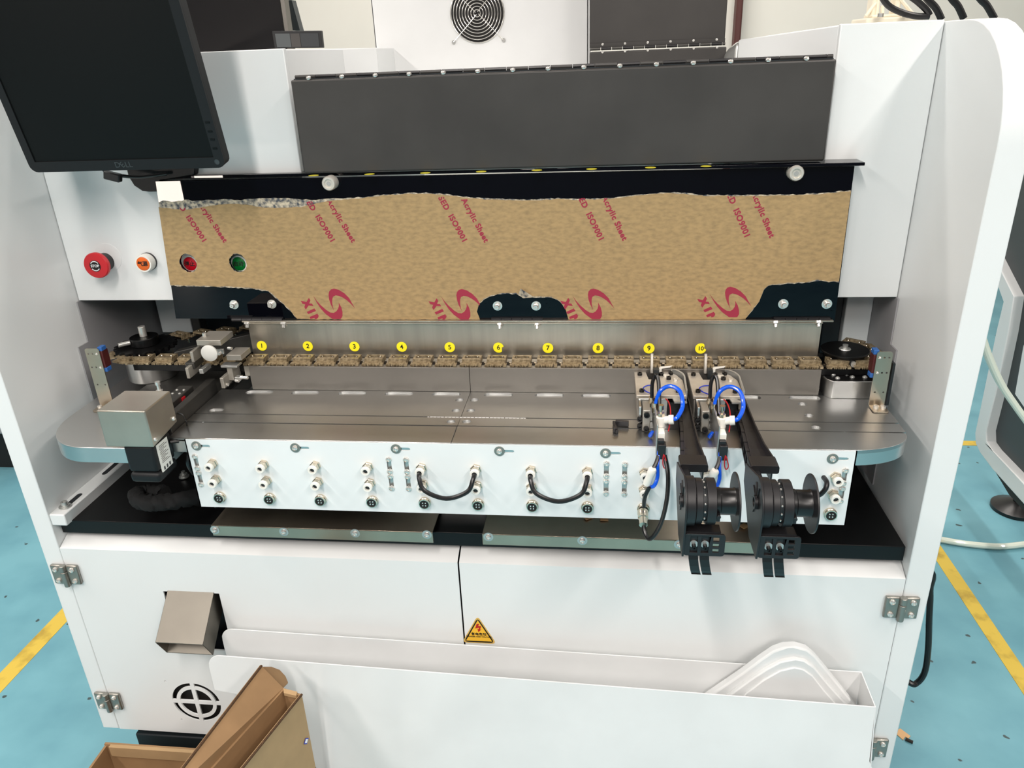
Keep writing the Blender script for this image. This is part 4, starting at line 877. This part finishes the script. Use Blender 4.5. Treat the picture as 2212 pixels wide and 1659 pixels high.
# hoses and cable bracket on the right top
hp = [[(1893, -30), (1915, 8), (1945, 26), (1980, 35), (2007, 35)], [(1945, -20), (1975, -2), (2000, 20), (2008, 33)], [(1985, -25), (2005, 0), (2022, 18), (2034, 42)], [(2040, -25), (2058, 0), (2070, 14), (2082, 40)], [(2100, -25), (2120, 0), (2132, 12), (2148, 40)]]
nm = ['lowest black hose curving across the cable bracket at the upper right', 'glossy black hose meeting the lowest hose end at the upper right', 'black hose rising from the machine top, third from the right edge group', 'black hose rising from the machine top, second from the right', 'black hose rising from the machine top, farthest right']
for k, pts in enumerate(hp):
    yy = .40+.03*(k > 1); hose([at(x, y, Y=yy) for x, y in pts], .0058 if k > 1 else .0052, 'black_rubber', 'black_hose', nm[k], group='black hoses at the upper right')
cbk = thing('cable_bracket', 'cream plastic ribbed bracket bolted on the machine top at the upper right', 'bracket', (.73, .52, 1.535))
u = lambda x, y: at(x, y, Y=.5)
b0, b1 = u(1860, 43), u(1985, 38)
MB().box(b0.x, b1.x, .47, .56, 1.531, b0.z+.002).build('bracket_base', 'cream_plastic', cbk, .003)
MB().box(b0.x+.015, b1.x-.01, .49, .54, b0.z+.002, b0.z+.007).build('bracket_step', 'cream_plastic', cbk, .002)
MB().box(u(1885, 0).x, u(1900, 0).x, .5, .53, b0.z, 1.70).build('bracket_column', 'cream_plastic', cbk, .003)
MB().box(u(1935, 0).x, u(1948, 0).x, .5, .53, b0.z, 1.70).build('bracket_column', 'cream_plastic', cbk, .003)
for xs in ((1870, 35, 1893, 5), (1893, 38, 1897, 0), (1906, 34, 1906, 12), (1975, 34, 1938, -10)):
    a_, b_ = u(xs[0], xs[1]), u(xs[2], xs[3]); MB().tube([a_, a_.lerp(b_, .5), b_], .003, 6, 2).build('bracket_rib', 'cream_plastic', cbk)
for px in (1888, 1940): q = u(px, 36); MB().cyl(q+Vector((0, -.035, -.002)), q+Vector((0, -.035, .004)), .005, n=6).build('bolt', 'zinc', cbk)

# grey machine at the right edge
XM = 1.5
rm = thing('grey_machine', 'dark grey machine with a white rounded frame at the right edge', 'machine', (1.9, 1.3, 0))
def m2(p): q = at(p[0], p[1], X=XM); return (q.y, q.z)
lo = [(2120, 520), (2167, 652), (2152, 715), (2126, 840), (2106, 935), (2107, 957), (2116, 977), (2142, 1012), (2212, 1090), (2300, 1190)]
hi_ = [(2300, 1125), (2212, 1045), (2143, 972), (2131, 955), (2130, 930), (2150, 850), (2178, 715), (2190, 640), (2140, 540)]
MB().prism([m2(p) for p in lo]+[m2(p) for p in hi_], 'x', XM, XM+.05).build('white_frame', 'white_paint', rm, .003)
dk = [m2(p) for p in [(2140, 540), (2190, 640), (2178, 715), (2150, 850), (2130, 930), (2131, 955), (2143, 972), (2212, 1045), (2300, 1125), (2330, 300), (2150, 300)]]
MB().prism(dk, 'x', XM+.03, XM+.06).build('side_skin', 'machine_dark', rm)
MB().prism([m2(p) for p in [(2178, 850), (2196, 745), (2204, 735), (2240, 730), (2240, 900), (2205, 890)]], 'x', XM+.018, XM+.031).build('access_panel', 'white_paint', rm, .004)
ft = at(2192, 1100, Z=0)
MB().lathe([(.075, 0), (.075, .012), (.05, .022), (.028, .032), (.012, .034), (.012, .16)], (ft.x, ft.y, 0), n=28).build('levelling_foot', 'black_rubber', rm)
MB().prism([m2(p) for p in [(2141, 1016), (2150, 1016), (2212, 1080), (2300, 1175), (2300, 1215), (2212, 1112), (2172, 1068)]], 'x', XM+.01, XM+.05).build('bottom_edge', 'print_black', rm)
for k, off in enumerate((0, .022)):
    hose([at(2118+k*3, 715, Y=.75)+Vector((0, off, 0)), at(2136+k*4, 770, Y=.74)+Vector((0, off, 0)), at(2163+k*4, 830, Y=.73)+Vector((0, off, 0)), at(2196+k*4, 880, Y=.72)+Vector((0, off, 0)), at(2240, 940-k*4, Y=.7)+Vector((0, off, 0))], .0085, 'clear_hose', 'clear_hose', ('front', 'rear')[k]+' one of two clear plastic hoses hanging past the grey machine', group='clear hoses beside the grey machine')
hose([at(2020, 1163, Z=.012), at(2070, 1172, Z=.012), at(2120, 1178, Z=.012), at(2170, 1180, Z=.012), at(2240, 1172, Z=.012)], .010, 'clear_hose', 'floor_hose', 'clear plastic hose lying across the blue floor at the right', 'hose')
hose([(.788, .34, .52), at(2000, 1225, Y=.3), at(2009, 1275, Y=.3), at(2007, 1340, Y=.3), at(2005, 1400, Y=.3), at(1998, 1450, Y=.3), at(1982, 1474, Y=.3), at(1964, 1474, Y=.3), (.90, .34, .21), (.786, .4, .26)], .0065, 'black_rubber', 'power_cable', 'black cable drooping behind the lower right of the machine', 'cable')
# dark machine at the left edge
lm = thing('dark_machine', 'dark machine standing far behind at the left edge', 'machine', (-2.6, 1.75, 0))
MB().box(-3.2, -2.08, 1.42, 2.2, .28, 1.3).build('body', 'machine_dark', lm, .01)
MB().box(-3.2, -2.07, 1.40, 2.2, .18, .27).build('lower_rail', 'grey_wall', lm, .01)
MB().box(-3.1, -2.1, 1.45, 2.2, 0, .18).build('plinth', 'print_black', lm)

# ------------------------------------------------------------------ white trough standing in front with a curved cover inside
tr = thing('sheet_trough', 'white folded sheet metal trough standing against the lower doors', 'trough', (.1, -.06, 0))
zr = .522
RL, RRr = (-.452, -.022, .549), (.698, -.030, .521)
rear = [(-.452, .40), (-.452, .520)]+[(-.427-.025*math.cos(a), .524+.025*math.sin(a)) for a in [R(90)*i/6 for i in range(1, 7)]]+[(.698, .521), (.698, .02), (-.30, .02), (-.30, .40)]
MB().prism(rear, 'y', -.027, -.025).build('rear_wall', 'white_sheet', tr, .0006)
def fy(x): return -.071-(x+.413)*(.031/1.108)
fl = [(-.4585, .448), (-.461, .497)]+[(-.436-.025*math.cos(a), .500+.025*math.sin(a)) for a in [R(90)*i/6 for i in range(1, 7)]]
fl = fl+[(.6955, .5205), (.6985, .412), (.712, .38), (.72, .02), (-.2, .02), (-.30, .36), (-.395, .440)]
b = MB(); n = len(fl)
tri = tessellate_polygon([[Vector((x, z, 0)) for x, z in fl]])
def fp(x, z, e): return (x, fy(x)-(.5205-z)*.10+e, z)
b.add([fp(x, z, 0) for x, z in fl]+[fp(x, z, .002) for x, z in fl], [tuple(t) for t in tri]+[tuple(i+n for i in reversed(t)) for t in tri]+[(i, (i+1) % n, (i+1) % n+n, i+n) for i in range(n)])
b.build('front_wall', 'white_sheet', tr, .0005)
MB().add([(.697, -.026, .521), (.6965, fy(.6955), .5205), (.706, fy(.7)-.02, .33), (.706, -.026, .33), (.6955, -.026, .521), (.695, fy(.6955), .5205), (.7045, fy(.7)-.02, .33), (.7045, -.026, .33)], [(0, 1, 2, 3), (7, 6, 5, 4), (0, 4, 5, 1), (1, 5, 6, 2), (2, 6, 7, 3), (3, 7, 4, 0)]).build('end_wall', 'white_sheet', tr)
MB().hexa([(-.44, -.072, .44), (.70, -.106, .40), (.70, -.026, .40), (-.44, -.026, .44), (-.44, -.072, .442), (.70, -.106, .402), (.70, -.026, .402), (-.44, -.026, .442)]).build('trough_floor', 'white_sheet', tr)
ac = thing('curved_cover', 'white curved cover panel with a raised rim lying in the right end of the trough', 'cover', (.57, -.06, .41))
def arch(pts, y): return [(at(u_, v_, Y=y).x, at(u_, v_, Y=y).z) for u_, v_ in pts]
outer = [(1500, 1512), (1527, 1493), (1600, 1443), (1640, 1413), (1668, 1394), (1690, 1386), (1715, 1385), (1740, 1392), (1757, 1406), (1790, 1446), (1830, 1496), (1862, 1535), (1862, 1600), (1500, 1600)]
inner = [(1540, 1530), (1570, 1503), (1620, 1466), (1655, 1443), (1685, 1427), (1715, 1421), (1740, 1426), (1757, 1438), (1790, 1478), (1836, 1528), (1840, 1600), (1540, 1600)]
face = [(1590, 1530), (1610, 1500), (1650, 1470), (1685, 1450), (1715, 1443), (1738, 1448), (1755, 1460), (1780, 1492), (1812, 1528), (1815, 1600), (1590, 1600)]
MB().prism(arch(outer, -.036), 'y', -.050, -.034).build('outer_rim', 'white_sheet', ac, .003)
MB().prism(arch(inner, -.054), 'y', -.058, -.049).build('inner_rim', 'white_sheet', ac, .002)
MB().prism(arch(face, -.061), 'y', -.061, -.057).build('face', 'white_sheet', ac, .0015)

# ------------------------------------------------------------------ cardboard boxes
cb = thing('open_carton', 'open brown cardboard box on the floor at the bottom left', 'box', (-.62, -.2, 0))
zc = .25; bl = at(228, 1603, Z=zc); t = .005
X0, Y1 = bl.x, bl.y; X1, Y0 = X0+.30, Y1-.34
MB().box(X0, X1, Y1-t, Y1, 0, zc).build('back_wall', 'cardboard', cb)
MB().box(X0, X0+t, Y0, Y1-t, 0, zc-.004).build('left_wall', 'cardboard', cb)
MB().box(X1-t, X1, Y0, Y1-t, 0, zc-.004).build('right_wall', 'cardboard', cb)
MB().box(X0, X1, Y0, Y0+t, 0, zc).build('front_wall', 'cardboard', cb)
MB().box(X0, X1, Y0, Y1, 0, .004).build('bottom', 'cardboard', cb)
MB().hexa([(X0+.012, Y1-.010, zc-.028), (X1-.012, Y1-.010, zc-.028), (X1-.012, Y1-.006, zc-.028), (X0+.012, Y1-.006, zc-.028), (X0+.014, Y1-.012, zc+.001), (X1-.014, Y1-.012, zc+.001), (X1-.014, Y1-.004, zc+.001), (X0+.014, Y1-.004, zc+.001)]).build('folded_rim', 'cardboard_light', cb, .001)
zk = .53
A = at(612, 1486, Z=zk); B = at(455, 1659, Z=zk); B = A+(B-A)*1.5
C_ = at(652, 1500, Z=zk); D = at(535, 1645, Z=zk); D = C_+(D-C_)*1.75
lc = thing('long_carton', 'long narrow brown carton with open flaps leaning beside the trough', 'box', ((A.x+D.x)/2, (A.y+D.y)/2, 0))
def slab(p, m, name, th=.0035, mm=None):
    n = (p[1]-p[0]).cross(p[2]-p[0]).normalized()*th
    return MB().hexa([p[0], p[1], p[1]+n, p[0]+n, p[3], p[2], p[2]+n, p[3]+n]).build(name, m, lc)
dn = Vector((-.004, .0, -zk+.004))
LF0 = at(565, 1438, Z=zk+.035); LF1 = at(395, 1659, Z=zk+.035); LF1 = LF0+(LF1-LF0)*1.4
slab([A, B, LF1, LF0], 'cardboard', 'left_flap')
slab([B+dn, A+dn, A, B], 'cardboard', 'left_wall')
slab([C_+dn, D+dn, D, C_], 'cardboard_light', 'right_wall')
slab([A+dn, C_+dn, C_, A], 'cardboard', 'end_wall')
slab([D+dn, B+dn, B, D], 'cardboard', 'end_wall')
slab([B+dn, D+dn, C_+dn, A+dn], 'cardboard', 'bottom')
fa_ = at(565, 1443, Z=zk+.035); fpts = [(612, 1486), (565, 1443), (585, 1443), (603, 1450), (615, 1463), (621, 1477)]
fv = [at(x, y, Y=A.y+.012+.02*(i > 1)) for i, (x, y) in enumerate(fpts)]
MB().add(fv+[v+Vector((0, .003, 0)) for v in fv], [tuple(range(6)), tuple(range(11, 5, -1))]+[(i, (i+1) % 6, (i+1) % 6+6, i+6) for i in range(6)]).build('round_flap', 'cardboard', lc)
tv = [at(612, 1487, Z=zk+.003), at(642, 1494, Z=zk+.003), at(640, 1503, Z=zk), at(613, 1497, Z=zk)]
MB().add(tv+[v+Vector((0, 0, -.006)) for v in tv], [(0, 1, 2, 3), (7, 6, 5, 4), (0, 4, 5, 1), (1, 5, 6, 2), (2, 6, 7, 3), (3, 7, 4, 0)]).build('tuck_flap', 'cardboard_light', lc)
for p0, p1, nm_ in ((LF0, LF1, 'cut_edge'), (C_, D, 'cut_edge')):
    MB().tube([p0, p0.lerp(p1, .5), p1], .0022, 6, 12).build(nm_, 'cardboard_edge', lc)
md = (D-C_).normalized(); nn = md.cross(Vector((0, 0, 1))).normalized()
if nn.y > 0: nn = -nn
wp = C_.lerp(D, .05)
for k_, (m_, sz) in enumerate((('blue_wire', .007), ('print_white', .0045))):
    c0 = wp+Vector((0, 0, -.095))+nn*(.0012+.0004*k_)
    MB().hexa([c0-md*sz, c0+Vector((0, 0, -sz)), c0+Vector((0, 0, -sz))-nn*.0003, c0-md*sz-nn*.0003, c0+Vector((0, 0, sz)), c0+md*sz, c0+md*sz-nn*.0003, c0+Vector((0, 0, sz))-nn*.0003]).build('printed_mark', m_, lc)
